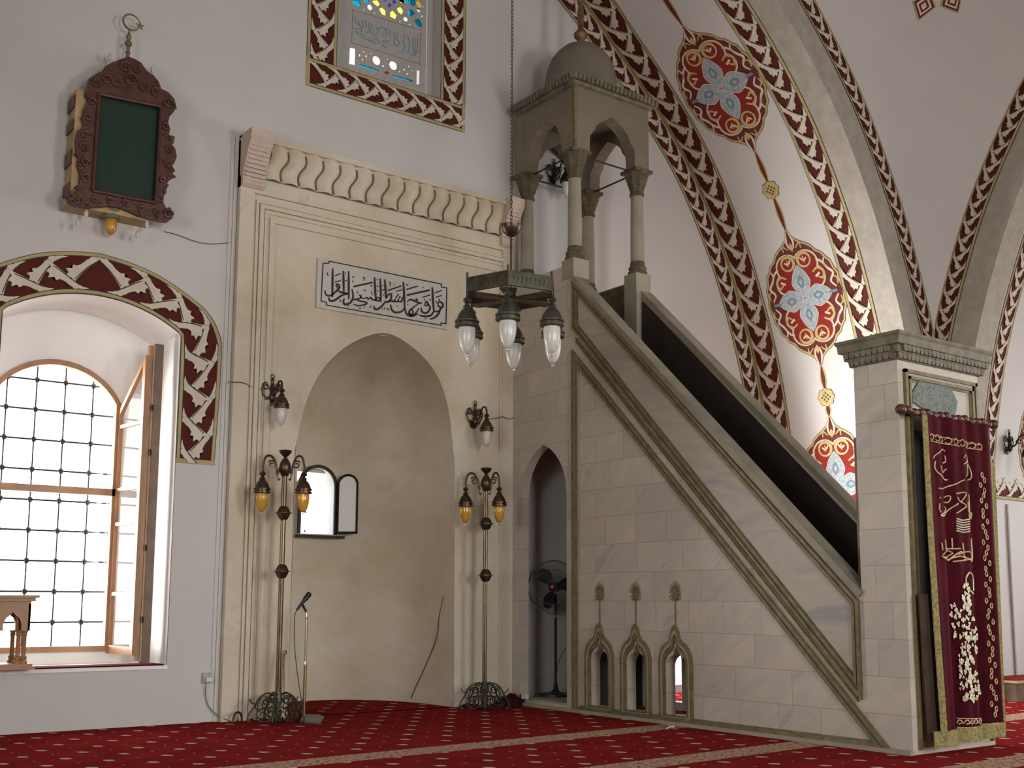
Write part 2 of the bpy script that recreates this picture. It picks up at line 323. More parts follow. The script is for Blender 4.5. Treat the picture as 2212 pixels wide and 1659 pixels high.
class Surf:      # strip between two 3d polylines (inner, outer), with unit u = metres along the middle
    def __init__(s, A, B, off=0.0):
        A = [Vector(a) for a in A]; B = [Vector(b_) for b_ in B]; mid = [(a+b_)/2 for a, b_ in zip(A, B)]
        s.A, s.B, s.L = A, B, [0]
        for a, b_ in zip(mid, mid[1:]): s.L.append(s.L[-1]+(b_-a).length)
        s.len = s.L[-1]; s.w = sum((a-b_).length for a, b_ in zip(A, B))/len(A); s.off = off
    def __call__(s, u, v, h=0.0):
        u = min(max(u, 0), s.len-1e-6); lo, hi = 0, len(s.L)-1
        while hi-lo > 1:
            m_ = (lo+hi)//2
            if s.L[m_] <= u: lo = m_
            else: hi = m_
        t = (u-s.L[lo])/max(1e-9, s.L[hi]-s.L[lo])
        a = s.A[lo].lerp(s.A[hi], t); b_ = s.B[lo].lerp(s.B[hi], t)
        n = (s.A[hi]+s.B[hi]-s.A[lo]-s.B[lo]).cross(b_-a); n = n.normalized() if n.length else Vector((0, 0, 1))
        p = a.lerp(b_, v)
        if n.dot(CAMP-p) < 0: n = -n
        return p+n*(h+s.off)
def slices(P, step=.07):
    bm = bmesh.new(); bm.faces.new([bm.verts.new((a, b_, 0)) for a, b_ in P]); bmesh.ops.triangulate(bm, faces=bm.faces)
    lo, hi = min(b_ for _, b_ in P), max(b_ for _, b_ in P); k = math.ceil(lo/step)
    while k*step < hi:
        bmesh.ops.bisect_plane(bm, geom=bm.verts[:]+bm.edges[:]+bm.faces[:], plane_co=(0, k*step, 0), plane_no=(0, 1, 0), dist=1e-6); k += 1
    bm.verts.index_update(); V = [(v.co.x, v.co.y) for v in bm.verts]; F = [tuple(v.index for v in f_.verts) for f_ in bm.faces]; bm.free(); return V, F
LEAF = [(-.02, .03), (.13, .065), (.30, .175), (.46, .31), (.64, .50), (.82, .71), (.97, .92), (1.03, .88), (.955, .75), (.94, .67), (1.01, .64), (1.09, .57), (1.03, .53), (1.02, .47), (1.07, .38), (.97, .37), (.91, .38), (.88, .27), (.78, .30), (.70, .26), (.62, .20), (.52, .09), (.40, .05), (.24, .0), (.1, -.02)]
VEIN = [(.10, .045), (.3, .135), (.5, .30), (.70, .51), (.88, .70), (.86, .715), (.68, .535), (.48, .325), (.28, .16)]
def band(name, A, B, parent=None, edge=.05, flip=False, rev=False, phase=0.0, label=None, ends=False, period=1.10, emats=('band_gold', 'band_gold')):
    """painted border: oxblood ground, ochre edges with black lines, interlaced cream leaves"""
    S = Surf(A, B); g = G(); W = S.w; e = edge/W
    n = max(8, int(S.len/.08))
    def strip(v0, v1, h, mi, u0=0, u1=None):
        u1 = S.len if u1 is None else u1; k = max(2, int((u1-u0)/.08))
        for i in range(k):
            a, b_ = u0+(u1-u0)*i/k, u0+(u1-u0)*(i+1)/k
            g.add([S(a, v0, h), S(b_, v0, h), S(b_, v1, h), S(a, v1, h)], [(0, 1, 2, 3)], mi)
    strip(0, 1, .002, 0); lw = .006/W
    strip(0, e, .005, 1); strip(1-e, 1, .005, 4)
    for v in (0, e-lw, 1-e, 1-lw): strip(v, v+lw, .0065, 3)
    if ends: strip(0, 1, .0055, 1, 0, edge); strip(0, 1, .0055, 1, S.len-edge, S.len)
    w = W*(1-2*e); per = w*period; k = int(S.len/per)+2
    for i in range(-1, k):
        for side in (0, 1):
            base = (i+(.5 if side else 0)+phase)*per
            def mp(pts, h, mi):
                out = []; PV, PF = slices([(v, a) for a, v in pts], .14)
                for v, a in PV:
                    v = max(.0, min(1.0, v)); uu = base+a*w*1.05; uu = max(.001, min(S.len-.001, uu))
                    if rev: uu = S.len-uu
                    vv = (1-v) if side else v
                    if flip: vv = 1-vv
                    out.append(S(uu, e+vv*(1-2*e), h))
                g.add(out, PF, mi)
            hh = .009 if side else .012
            cen = (.62, .42)
            if base+.5*w < 0 or base+.4*w > S.len: continue
            mp([(cen[0]+(a-cen[0])*1.06, cen[1]+(v-cen[1])*1.1) for a, v in LEAF], hh-.001, 3)
            mp(LEAF, hh, 2); mp(VEIN, hh+.001, 3)
            mp([(.05, .5), (.16, .42), (.26, .52), (.17, .55), (.14, .62)] if False else [(.30, .0), (.42, .0), (.50, .10), (.40, .16), (.33, .1)], hh-.0005, 2)
    return g.build(name, ['band_red', emats[0], 'band_cream', 'line', emats[1]], parent, recalc=False)

# ================================================================ THE SETTING
WY = 10.85
flo = G().add([(-4, -6, 0), (17, -6, 0), (17, 13.2, 0), (-4, 13.2, 0)], [(0, 1, 2, 3)]).build('floor', 'carpet'); struct(flo, 'red patterned prayer carpet with cream row stripes')
def segarch(x0, x1, zs, za, n=16):      # shallow arch from right spring to left spring
    c, h = (x0+x1)/2, (x1-x0)/2; r = (h*h+(za-zs)**2)/(2*(za-zs)); a = math.asin(min(1, h/r)); a = PI-a if (za-zs) > h+1e-6 else a; zc = za-r
    return [(c+r*math.sin(a-2*a*i/n), zc+r*math.cos(a-2*a*i/n)) for i in range(n+1)]
NC, NW = 6.12, 1.0
nic = catmull([(7.12, 2.75), (7.085, 3.0), (7.014, 3.43), (6.849, 3.80), (6.55, 4.06), (6.165, 4.19), (5.76, 4.03), (5.43, 3.73), (5.22, 3.34), (5.115, 2.9), (5.09, 2.75)], 5)
nic = [(p[0], p[1]) for p in [(q.x, q.y) for q in [Vector((a[0], a[1])) for a in nic]]] if False else [(q[0], q[1]) for q in nic]
niche2d = [(5.10, -.02)]+[(7.14, -.02)]+nic
lwin = [(2.16, .56), (3.84, .56)]+segarch(2.16, 3.84, 3.84, 4.11)
rwin = [(9.55, .10), (11.2, .10)]+segarch(9.55, 11.2, 3.5, 3.77)
g = plate([(-4, -.05), (17, -.05), (17, 13), (-4, 13)], [lwin, rwin, [(5.49, 7.2), (6.887, 7.2), (6.887, 9.6), (5.49, 9.6)], [(6.12+(x-6.12)*1.04, z if z < 0 else z*1.01) for x, z in niche2d]], XZ, WY, WY+.75)
struct(g.build('wall_back', 'plaster'), 'white plastered prayer wall')
# window closers behind the reveals
def closer(x0, x1, zs, za, px0, px1, pzs, pza, name):
    zb = .68 if name == 'l' else .22
    g = plate([(x0-.1, zb-.18), (x1+.1, zb-.18), (x1+.1, za+.15), (x0-.1, za+.15)], [[(px0, zb), (px1, zb)]+segarch(px0, px1, pzs, pza)], XZ, WY+.75, WY+.95)
    return g
c1_ = closer(2.16, 3.84, 3.84, 4.11, 2.22, 3.50, 3.18, 3.58, 'l').build('window_1', 'daylit_white'); struct(c1_, 'tall arched window left of the prayer niche')  # window glare put into the pale colour
c2_ = closer(9.55, 11.2, 3.5, 3.77, 9.68, 11.05, 3.1, 3.5, 'r').build('window_2', 'lintel'); struct(c2_, 'arched window behind the pulpit')
def archframe(x0, x1, zs, za, z0, wd, y0, y1):       # wooden frame following an arched opening
    g = G(); out = [(x0, z0), (x1, z0)]+segarch(x0, x1, zs, za); inn = [(x0+wd, z0+wd), (x1-wd, z0+wd)]+segarch(x0+wd, x1-wd, zs, za-wd)
    return plate(out, [inn], XZ, y0, y1)
archframe(2.22, 3.50, 3.18, 3.58, .68, .055, WY+.70, WY+.78).build('window_frame', 'wood', c1_)
archframe(9.68, 11.05, 3.1, 3.5, .22, .055, WY+.70, WY+.78).build('window_frame', 'wood', c2_)
G().box(2.25, 3.48, WY+.70, WY+.78, 2.24, 2.31).build('transom', 'wood', c1_)
G().add([(2.45, WY+.76, .7), (3.48, WY+.76, .7), (3.48, WY+.76, 3.5), (2.45, WY+.76, 3.5)], [(0, 1, 2, 3)]).build('pane', 'g_clear', c1_)
g = G()
for k in range(-3, 2):
    x = 3.01+.28*k
    if x < 2.2: continue
    g.tube([(x, 11.86, .6), (x, 11.86, 3.6)], .009, 6)
for k in range(11):
    z = .66+.305*k+.0
    g.tube([(2.1, 11.86, z), (3.6, 11.86, z)], .010, 6)
    for j in range(-3, 2): g.ball((3.01+.28*j, 11.86, z), .030, seg=8)
g.build('iron_grille', 'iron', c1_)
def lining(x0, x1, z0, zs, za, t=.006):  # added thin sheet, coloured paler than the wall to brighten the reveal
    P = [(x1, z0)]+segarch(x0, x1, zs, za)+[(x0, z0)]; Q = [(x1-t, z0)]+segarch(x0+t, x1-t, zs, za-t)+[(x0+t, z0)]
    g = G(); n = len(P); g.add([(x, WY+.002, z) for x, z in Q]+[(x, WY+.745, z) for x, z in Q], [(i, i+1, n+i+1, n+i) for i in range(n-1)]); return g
struct(lining(2.16, 3.84, .56, 3.84, 4.11).build('window_1', 'daylit_white', smooth=True), 'pale reveal sheet of the left window, daylight put into its colour')
struct(lining(9.55, 11.2, .10, 3.5, 3.77).build('window_2', 'daylit_white', smooth=True), 'pale reveal sheet of the window behind the pulpit, daylight put into its colour')
struct(G().box(2.16, 3.84, WY-.02, WY+.8, .53, .565).build('trim_1', 'daylit_white'), 'sill of the left window')
# open casement leaf and shutter posts on the right of the left window
lf = thing('casement_leaf', 'open wooden casement leaf with arched top swung in at the left window', 'window leaf', (3.49, 11.58, .66))
h0, h1 = Vector((3.49, 11.58, 0)), Vector((3.56, 10.99, 0))
ld = (h1-h0); lw_ = ld.length; ld.normalize(); ln = Vector((ld.y, -ld.x, 0))
LM = lambda u, v, d: tuple(h0+ld*u+ln*d+Vector((0, 0, v)))
lp = [(0, .66), (lw_, .66), (lw_, 3.62)]+[(lw_-lw_*(1-math.cos(a))*1.0, 3.1+.52*math.cos(a)) for a in [PI/2*i/10 for i in range(1, 11)]]
li = [(.05, .74), (lw_-.06, .74), (lw_-.06, 3.52)]+[(lw_-.06-(lw_-.11)*(1-math.cos(a)), 3.08+.44*math.cos(a)) for a in [PI/2*i/10 for i in range(1, 11)]]
plate(lp, [li], LM, -.02, .02).build('frame', 'wood', lf)
for z in (1.25, 1.95, 2.3, 2.95): G().obox(h0+ld*lw_/2+Vector((0, 0, z)), ld*(lw_/2-.05), ln*.015, Vector((0, 0, .018))).build('glazing_bar', 'wood', lf)
G().add([LM(.05, .74, 0), LM(lw_-.06, .74, 0), LM(lw_-.06, 3.5, 0), LM(.05, 3.1, 0)], [(0, 1, 2, 3)]).build('pane', 'g_clear', lf)
sp = thing('window_shutter', 'narrow brown wooden shutter folded against the right reveal of left window', 'shutter', (3.72, 11.2, .56))
G().box(3.655, 3.735, 11.04, 11.10, .566, 3.76).build('outer_post', 'wood_walnut', sp); G().box(3.60, 3.635, 11.06, 11.12, .60, 3.74).build('inner_post', 'wood', sp)
G().box(3.635, 3.655, 11.05, 11.11, .60, 3.74).build('hinge_strip', 'wood_tan', sp)
for z in (1.0, 1.7, 2.65, 3.1): G().lathe([(.012, -.03), (.016, 0), (.012, .03)], (3.645, 11.04, z), 8).build('hinge', 'iron', sp)
# --- vault profile (half), x as a function of z, soffit of the great arch
HP = catmull([(12.74, 0), (12.74, 2.4), (12.68, 3.2), (12.555, 3.96), (12.40, 4.639), (12.16, 5.365), (11.84, 6.144), (11.36, 6.994), (10.93, 7.577), (10.33, 8.2), (9.66, 8.78), (9.156, 9.2), (8.0, 9.95), (6.19, 10.6)], 8)
HP = [(p[0], p[1]) for p in HP]
def offs(P, d):
    out = []
    for i, p in enumerate(P):
        a = P[max(0, i-1)]; b_ = P[min(len(P)-1, i+1)]; t = (Vector(b_)-Vector(a)).normalized(); out.append((p[0]+t.y*d, p[1]-t.x*d))
    return out
AX = 6.19; YF = 8.33; XS = 13.08; DY = -4.68
def full(P): return P+[(2*AX-x, z) for x, z in P[::-1][1:]]
FP = full(HP)
def loft(P, Q, name, mat, parent=None): 
    n = len(P); g = G().add(list(P)+list(Q), [(i, i+1, n+i+1, n+i) for i in range(n-1)]); return g.build(name, mat, parent, smooth=True)
vault = loft([(x, 8.68, z) for x, z in FP], [(x, WY+.1, z) for x, z in FP], 'ceiling', 'plaster'); struct(vault, 'white underside of the great arch over the prayer wall')
g = G(); n = len(FP)
g.add([(x, 8.68, z) for x, z in FP]+[(x, YF, z) for x, z in FP], [(i, i+1, n+i+1, n+i) for i in range(n-1)])
FO = full(offs(HP, .36))
g.add([(x, YF, z) for x, z in FP]+[(x, YF, z) for x, z in FO], [(i, i+1, n+i+1, n+i) for i in range(n-1)])
struct(g.build('trim_2', 'arch_stone', smooth=True), 'grey stone edge of the great arch over the prayer wall')
# side arch (plane x = XS), profile shifted so that y = x + DY
g = G(); SO = offs(HP, .36)
g.add([(XS, x+DY, z) for x, z in HP]+[(XS+.40, x+DY, z) for x, z in HP], [(i, i+1, len(HP)+i+1, len(HP)+i) for i in range(len(HP)-1)])
g.add([(XS, x+DY, z) for x, z in HP]+[(XS, x+DY, z) for x, z in SO], [(i, i+1, len(HP)+i+1, len(HP)+i) for i in range(len(HP)-1)])
g.add([(XS, 12.74+.34+DY-.0, 0), (XS, 8.34, 0), (XS, 8.34, 5), (XS, 12.74+.34+DY, 5)], [(0, 1, 2, 3)])
struct(g.build('trim_3', 'arch_stone', smooth=True), 'grey stone edge of the right side arch')
sv = loft([(XS+.40, x+DY, z) for x, z in HP], [(17, x+DY, z) for x, z in HP], 'wall_right', 'plaster'); struct(sv, 'white inner face of the right side arch')
G().box(14.10, 14.13, 8.035, 8.07, 0, 2.5).build('joint_strip', 'arch_stone', sv)
# pendentive between the two arches
OA = offs(HP, .64); OB = offs(HP, .64)
def xat(P, z):
    for a, b_ in zip(P, P[1:]):
        if a[1] <= z <= b_[1]: return a[0]+(b_[0]-a[0])*(z-a[1])/max(1e-9, b_[1]-a[1])
    return P[-1][0]
prows = []
for i in range(46):
    z = 4.4+(11.1-4.4)*i/45; a = Vector((min(xat(OA, z), XS), YF, z)); b_ = Vector((XS, min(xat(OB, z)+DY, YF), z)); d = (b_-a).length
    out = Vector((1, 1, 0)).normalized(); prows.append([a.lerp(b_, j/14)+out*(.10*d*math.sin(PI*j/14)) for j in range(15)])
g = G().add([p for r in prows for p in r], [(i*15+j, i*15+j+1, (i+1)*15+j+1, (i+1)*15+j) for i in range(45) for j in range(14)])
struct(g.build('ceiling', 'plaster', smooth=True), 'white triangular corner vault between two arches')
# back fill so no light leaks around the arches, other walls and roof
g = G(); g.add([(x, YF+.02, z) for x, z in FO]+[(x+(4 if x > AX else -4)*(1 if z < 9 else 0), YF+.02, 12.5 if z > 3 else z) for x, z in FO], [])
struct(G().box(XS+.3, 17.2, 8.5, WY, 0, 12.5).build('wall_right', 'plaster'))
top = plate([(-4, -.05), (13.2, -.05), (13.2, 12.6), (-4, 12.6)], [[(x, z) for x, z in full(offs(HP, .30))]+[(2*AX-13.04, -.02), (13.04, -.02)]], XZ, YF+.03, YF+.06); struct(top.build('wall_back', 'plaster'))
sidep = plate([(-6, -.05), (8.45, -.05), (8.45, 12.6), (-6, 12.6)], [[(x+DY, z) for x, z in full(offs(HP, .30))]+[(2*AX-13.04+DY, -.02), (13.04+DY, -.02)]], YZ, XS+.04, XS+.07); struct(sidep.build('wall_right', 'plaster'))
def winwall(name, outer, holes, f, d0, d1): struct(plate(outer, holes, f, d0, d1).build(name, 'plaster'))
R = lambda a, b_, c, d: [(a, c), (b_, c), (b_, d), (a, d)]
winwall('wall_right', R(-6, 13, -.05, 12.6), [R(1.1, 3.3, 1.4, 4.6), R(4.8, 7.0, 1.4, 4.6)], YZ, 17.0, 17.4)
winwall('wall_left', R(-6, 13, -.05, 12.6), [R(1.9, 4.1, 1.4, 4.6)], YZ, -4.4, -4.0)
winwall('wall_front', R(-4.4, 17.4, -.05, 12.6), [R(8.3, 10.7, 1.5, 4.9), R(1.8, 4.2, 1.5, 4.9)], XZ, -6.4, -6.0)
struct(G().box(-4.4, 17.4, -6.4, 13.2, 12.4, 12.7).build('ceiling', 'plaster'))

# --- painted borders
def L3(P, f): return [Vector(f(*p)) for p in P]
def seg(P, z0, z1): return [p for p in P if z0 <= p[1] <= z1]
HS = seg(HP, 2.9, 11); HS = [(p[0], p[1]) for p in resample(HS, .06)]
IN = offs(HS, -.35)
band('trim_4', L3(IN, lambda x, z: (x, WY-.001, z)), L3(HS, lambda x, z: (x, WY-.001, z)), edge=.045, rev=True)['kind'] = 'structure'
band('trim_4', L3(HS, lambda x, z: (x, WY-.01, z)), L3(HS, lambda x, z: (x, 10.40, z)), edge=.045, rev=True, phase=.4)['kind'] = 'structure'
band('trim_4', L3(HS, lambda x, z: (x, 9.08, z)), L3(HS, lambda x, z: (x, 8.68, z)), edge=.05, rev=True, phase=.2)['kind'] = 'structure'
H3 = seg(HP, 3.9, 11); H3 = [(p[0], p[1]) for p in resample(H3, .06)]
band('trim_4', L3(offs(H3, .36), lambda x, z: (x, YF-.001, z)), L3(offs(H3, .65), lambda x, z: (x, YF-.001, z)), edge=.035, rev=True)['kind'] = 'structure'
band('trim_4', L3(offs(H3, .36), lambda x, z: (XS-.001, x+DY, z)), L3(offs(H3, .66), lambda x, z: (XS-.001, x+DY, z)), edge=.045, rev=True, phase=.3)['kind'] = 'structure'
H5 = seg(HP, 2.0, 11); H5 = [p for p in H5 if p[1] > 2.58]; H5 = [(p[0], p[1]) for p in resample([(xat(HP, 2.58), 2.58)]+H5, .06)]
band('trim_4', L3(H5, lambda x, z: (XS+.42, x+DY-.001, z)), L3(H5, lambda x, z: (XS+.74, x+DY-.001, z)), edge=.045, rev=True)['kind'] = 'structure'
yb = xat(HP, 2.6)+DY-.004
band('trim_4', [(XS+.42, yb, 2.56), (16.5, yb, 2.56)], [(XS+.42, yb, 2.92), (16.5, yb, 2.92)], edge=.045)['kind'] = 'structure'
# left window border, two halves meeting at the crown
inn = [(q[0], q[1]) for q in resample([(3.84, 2.55), (3.84, 3.84)]+segarch(2.16, 3.84, 3.84, 4.11, 20)[1:11], .05)]
outc = catmull([(4.235, 2.55), (4.26, 3.2), (4.27, 3.72), (4.255, 3.86), (4.17, 4.04), (4.01, 4.19), (3.62, 4.40), (3.3, 4.49), (3.0, 4.53)], 6)
def par(A, B, n=60): 
    def rs(P):
        P = [Vector((*p, 0)) for p in P]; L = [0]
        for a, b_ in zip(P, P[1:]): L.append(L[-1]+(b_-a).length)
        out = []; j = 0
        for i in range(n+1):
            s = L[-1]*i/n
            while j < len(P)-2 and L[j+1] < s: j += 1
            out.append(P[j].lerp(P[j+1], (s-L[j])/max(1e-9, L[j+1]-L[j])))
        return out
    return rs(A), rs(B)
ia, oa = par(inn, [(p[0], p[1]) for p in outc])
for sgn in (1, -1):
    A = [Vector((3.0+sgn*(p.x-3.0), WY-.001, p.y)) for p in ia]; B = [Vector((3.0+sgn*(p.x-3.0), WY-.001, p.y)) for p in oa]
    struct(band('trim_5', A, B, edge=.045, rev=True, ends=False, period=1.05, phase=.28), 'painted red and cream border around the left window')
struct(G().box(3.835, 4.24, WY-.008, WY, 2.545, 2.59).build('trim_5', 'band_gold'))
# upper window border
def q(x, z): return (x, WY-.001, z)
struct(band('trim_6', [q(5.49, 9.6), q(5.49, 7.2-.0)], [q(5.117, 9.6), q(5.117, 7.2)], edge=.045, period=1.05), 'painted border of the upper window, left side')
struct(band('trim_6', [q(6.887, 9.6), q(6.887, 7.2)], [q(7.245, 9.6), q(7.245, 7.2)], edge=.045, period=1.05, flip=True), 'painted border of the upper window, right side')
struct(band('trim_6', [q(5.117, 7.2), q(7.245, 7.2)], [q(5.117, 6.864), q(7.245, 6.864)], edge=.045, period=1.05), 'painted border of the upper window, bottom')
for x in (5.117, 7.2): struct(G().box(x, x+.045, WY-.009, WY, 6.864, 7.21).build('trim_6', 'band_gold'))
print('setting done')
#PART2
# ================================================================ MIHRAB
FY = WY-.06
mih = thing('mihrab', 'tall cream limestone prayer niche with carved cresting in the middle of the wall', 'prayer niche', (6.15, FY, 0))
plate([(4.37, 0), (7.93, 0), (7.93, 6.02), (4.37, 6.02)], [niche2d], XZ, FY, WY-.002).build('surround', 'lime', mih)
def uframe(x0, x1, zt, w, y0, y1): return plate([(x0, 0), (x0+w, 0), (x0+w, zt-w), (x1-w, zt-w), (x1-w, 0), (x1, 0), (x1, zt), (x0, zt)], [], XZ, y0, y1)
for (x0, x1, zt, w, d) in ((4.37, 7.93, 5.62, .16, .035), (4.56, 7.885, 5.40, .03, .018), (4.60, 7.86, 5.36, .045, .032), (4.66, 7.83, 5.30, .03, .016), (4.72, 7.80, 5.24, .06, .026)):
    uframe(x0, x1, zt, w, FY-d, FY).build('moulding', 'lime', mih)
# concave niche
pts = nic; half = len(pts)//2
def nxy(z):
    if z <= 2.75: return 5.10, 7.13
    r = pts[:31]; l = pts[30:]
    def fx(P):
        for a, b_ in zip(P, P[1:]):
            if min(a[1], b_[1]) <= z <= max(a[1], b_[1]) and abs(a[1]-b_[1]) > 1e-6: return a[0]+(b_[0]-a[0])*(z-a[1])/(b_[1]-a[1])
        return None
    k = max(range(len(pts)), key=lambda i: pts[i][1]); a = fx(pts[:k+1]); b_ = fx(pts[k:])
    return (b_ if b_ else 6.16), (a if a else 6.16)
zs = [0.0+i*.055 for i in range(51)]+[2.75+1.44*math.sin(PI/2*i/26) for i in range(1, 27)]
NT = 60; rows = []
for z in zs:
    xl, xr = nxy(min(z, 4.185)); c, w = (xl+xr)/2, (xr-xl)/2; D = 1.66*min(1, (w/1.0))**.9
    rows.append([(c+w*math.cos(PI*j/NT), FY+D*math.sin(PI*j/NT)**.72, min(z, 4.19)) for j in range(NT+1)])
g = G(); g.add([p for r in rows for p in r], [])
SWX0, SWX1, SWZ0, SWZ1, SWZA = 5.93, 6.37, 1.99, 2.58, 2.80
for i in range(len(rows)-1):
    for j in range(NT):
        cx_ = (rows[i][j][0]+rows[i][j+1][0])/2; cz_ = (rows[i][j][2]+rows[i+1][j][2])/2; cy_ = rows[i][j][1]
        if cy_ > 12 and SWX0 < cx_ < SWX1 and SWZ0 < cz_ < SWZ1+.16: continue
        g.f.append([i*(NT+1)+j, i*(NT+1)+j+1, (i+1)*(NT+1)+j+1, (i+1)*(NT+1)+j]); g.mi.append(0)
g.build('niche', 'lime', mih, smooth=True, recalc=False)
# cresting of S shaped leaves leaning forward
g = G(); NU, NV = 15*14, 16; U0, U1 = 4.62, 7.72
vs = []
for i in range(NU+1):
    for j in range(NV+1):
        v = j/NV; u = i/NU*15; ph = u+.20*math.sin(2*PI*v)-.10*v
        fr = ph-math.floor(ph); bul = (1-abs(2*fr-1))**.5
        y = FY-.02-.07*v-.075*bul-.02*math.sin(2*PI*v); vs.append((U0+(U1-U0)*i/NU, y, 5.63+.36*v))
g.add(vs, [(i*(NV+1)+j, (i+1)*(NV+1)+j, (i+1)*(NV+1)+j+1, i*(NV+1)+j+1) for i in range(NU) for j in range(NV)])
g.build('cresting', 'lime', mih, smooth=True)
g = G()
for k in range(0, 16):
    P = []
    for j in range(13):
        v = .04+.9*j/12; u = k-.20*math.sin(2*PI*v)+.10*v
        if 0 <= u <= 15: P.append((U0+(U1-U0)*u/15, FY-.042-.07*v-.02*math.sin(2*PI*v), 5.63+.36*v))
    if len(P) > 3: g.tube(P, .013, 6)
g.build('groove_shade', simple('groove_shade_brown', (.17, .12, .07), .9), mih)  # brown tubes stand for the shade in the cresting grooves
G().box(4.62, 7.72, FY-.17, WY-.01, 5.99, 6.05).build('cornice', 'lime', mih)
G().box(4.37, 7.92, FY-.03, WY-.01, 6.045, 6.065).build('cap_strip', 'arch_stone', mih)
for x0, x1 in ((4.37, 4.62), (7.72, 7.915)):
    pr = [(WY-.01, 5.50), (FY-.05, 5.50), (FY-.09, 5.53), (FY-.08, 5.62), (FY-.13, 5.72), (FY-.20, 5.86), (FY-.27, 5.96), (FY-.28, 6.07), (WY-.01, 6.07)]
    g = G(); g.prism(pr, lambda u, v, d: (d, u, v), x0, x1)
    for k in range(11):
        t = k/10; z = 5.56+.42*t; y = FY-.085-.18*t**1.2
        g.box(x0+.015, x1-.015, y-.012, y+.03, z, z+.018)
    g.build('scroll_bracket', 'pink_stone', mih)
# painted inscription plaque
def tile(px, py, Y): return tuple(onY(px, py, Y))
PY = FY-.028
pq = thing('inscription_plaque', 'pale stone plaque with black Arabic calligraphy above the prayer niche', 'plaque', (6.18, PY, 4.6))
cs = [onY(x, y, PY) for x, y in ((687, 556), (968, 612), (966, 712), (683, 664))]
g = G(); g.prism([(c.x, c.z) for c in cs], XZ, PY, FY-.001); g.build('slab', 'plaque', pq)
def crop(p, ox, oy, s): return (ox+p[0]/s, oy+p[1]/s)
def strokes(lst, Y, ox, oy, s, thick=.006, k=4):
    g = G()
    for st in lst:
        w, P = st[0], st[1:]
        c = catmull([(a, b_, 0) for a, b_ in P], k) if len(P) > 2 else [Vector((*P[0], 0)), Vector((*P[1], 0))]
        n = len(c); w *= 1.2; L = []; Rr = []
        for i, p in enumerate(c):
            a = c[max(0, i-1)]; b_ = c[min(n-1, i+1)]; t = (b_-a); t = t.normalized() if t.length > 0 else Vector((1, 0, 0))
            ww = w/2*(.55+.45*math.sin(PI*min(1, max(0, (i+.6)/(n+.2))))) if n > 2 else w/2
            nn = Vector((-t.y, t.x, 0))*ww; L.append(p+nn); Rr.append(p-nn)
        V = [onY(*crop(p, ox, oy, s), Y) for p in L]+[onY(*crop(p, ox, oy, s), Y) for p in Rr]
        V2 = [v+Vector((0, thick, 0)) for v in V]
        g.add(V+V2, [(i, i+1, n+i+1, n+i) for i in range(n-1)]+[(2*n+i, 2*n+i+1, i+1, i) for i in range(n-1)]+[(n+i, n+i+1, 3*n+i+1, 3*n+i) for i in range(n-1)])
    return g
FRM = [(13, (125, 128), (212, 130)), (13, (212, 132), (214, 95)), (13, (208, 96), (1896, 440)), (13, (1893, 436), (1893, 490)), (13, (1888, 487), (1975, 496)), (13, (1972, 492), (1960, 1036)), (13, (1964, 1034), (1884, 1018)), (13, (1886, 1014), (1886, 1062)), (13, (1890, 1056), (168, 752)), (13, (174, 756), (174, 712)), (13, (178, 714), (88, 690)), (13, (94, 694), (125, 124))]
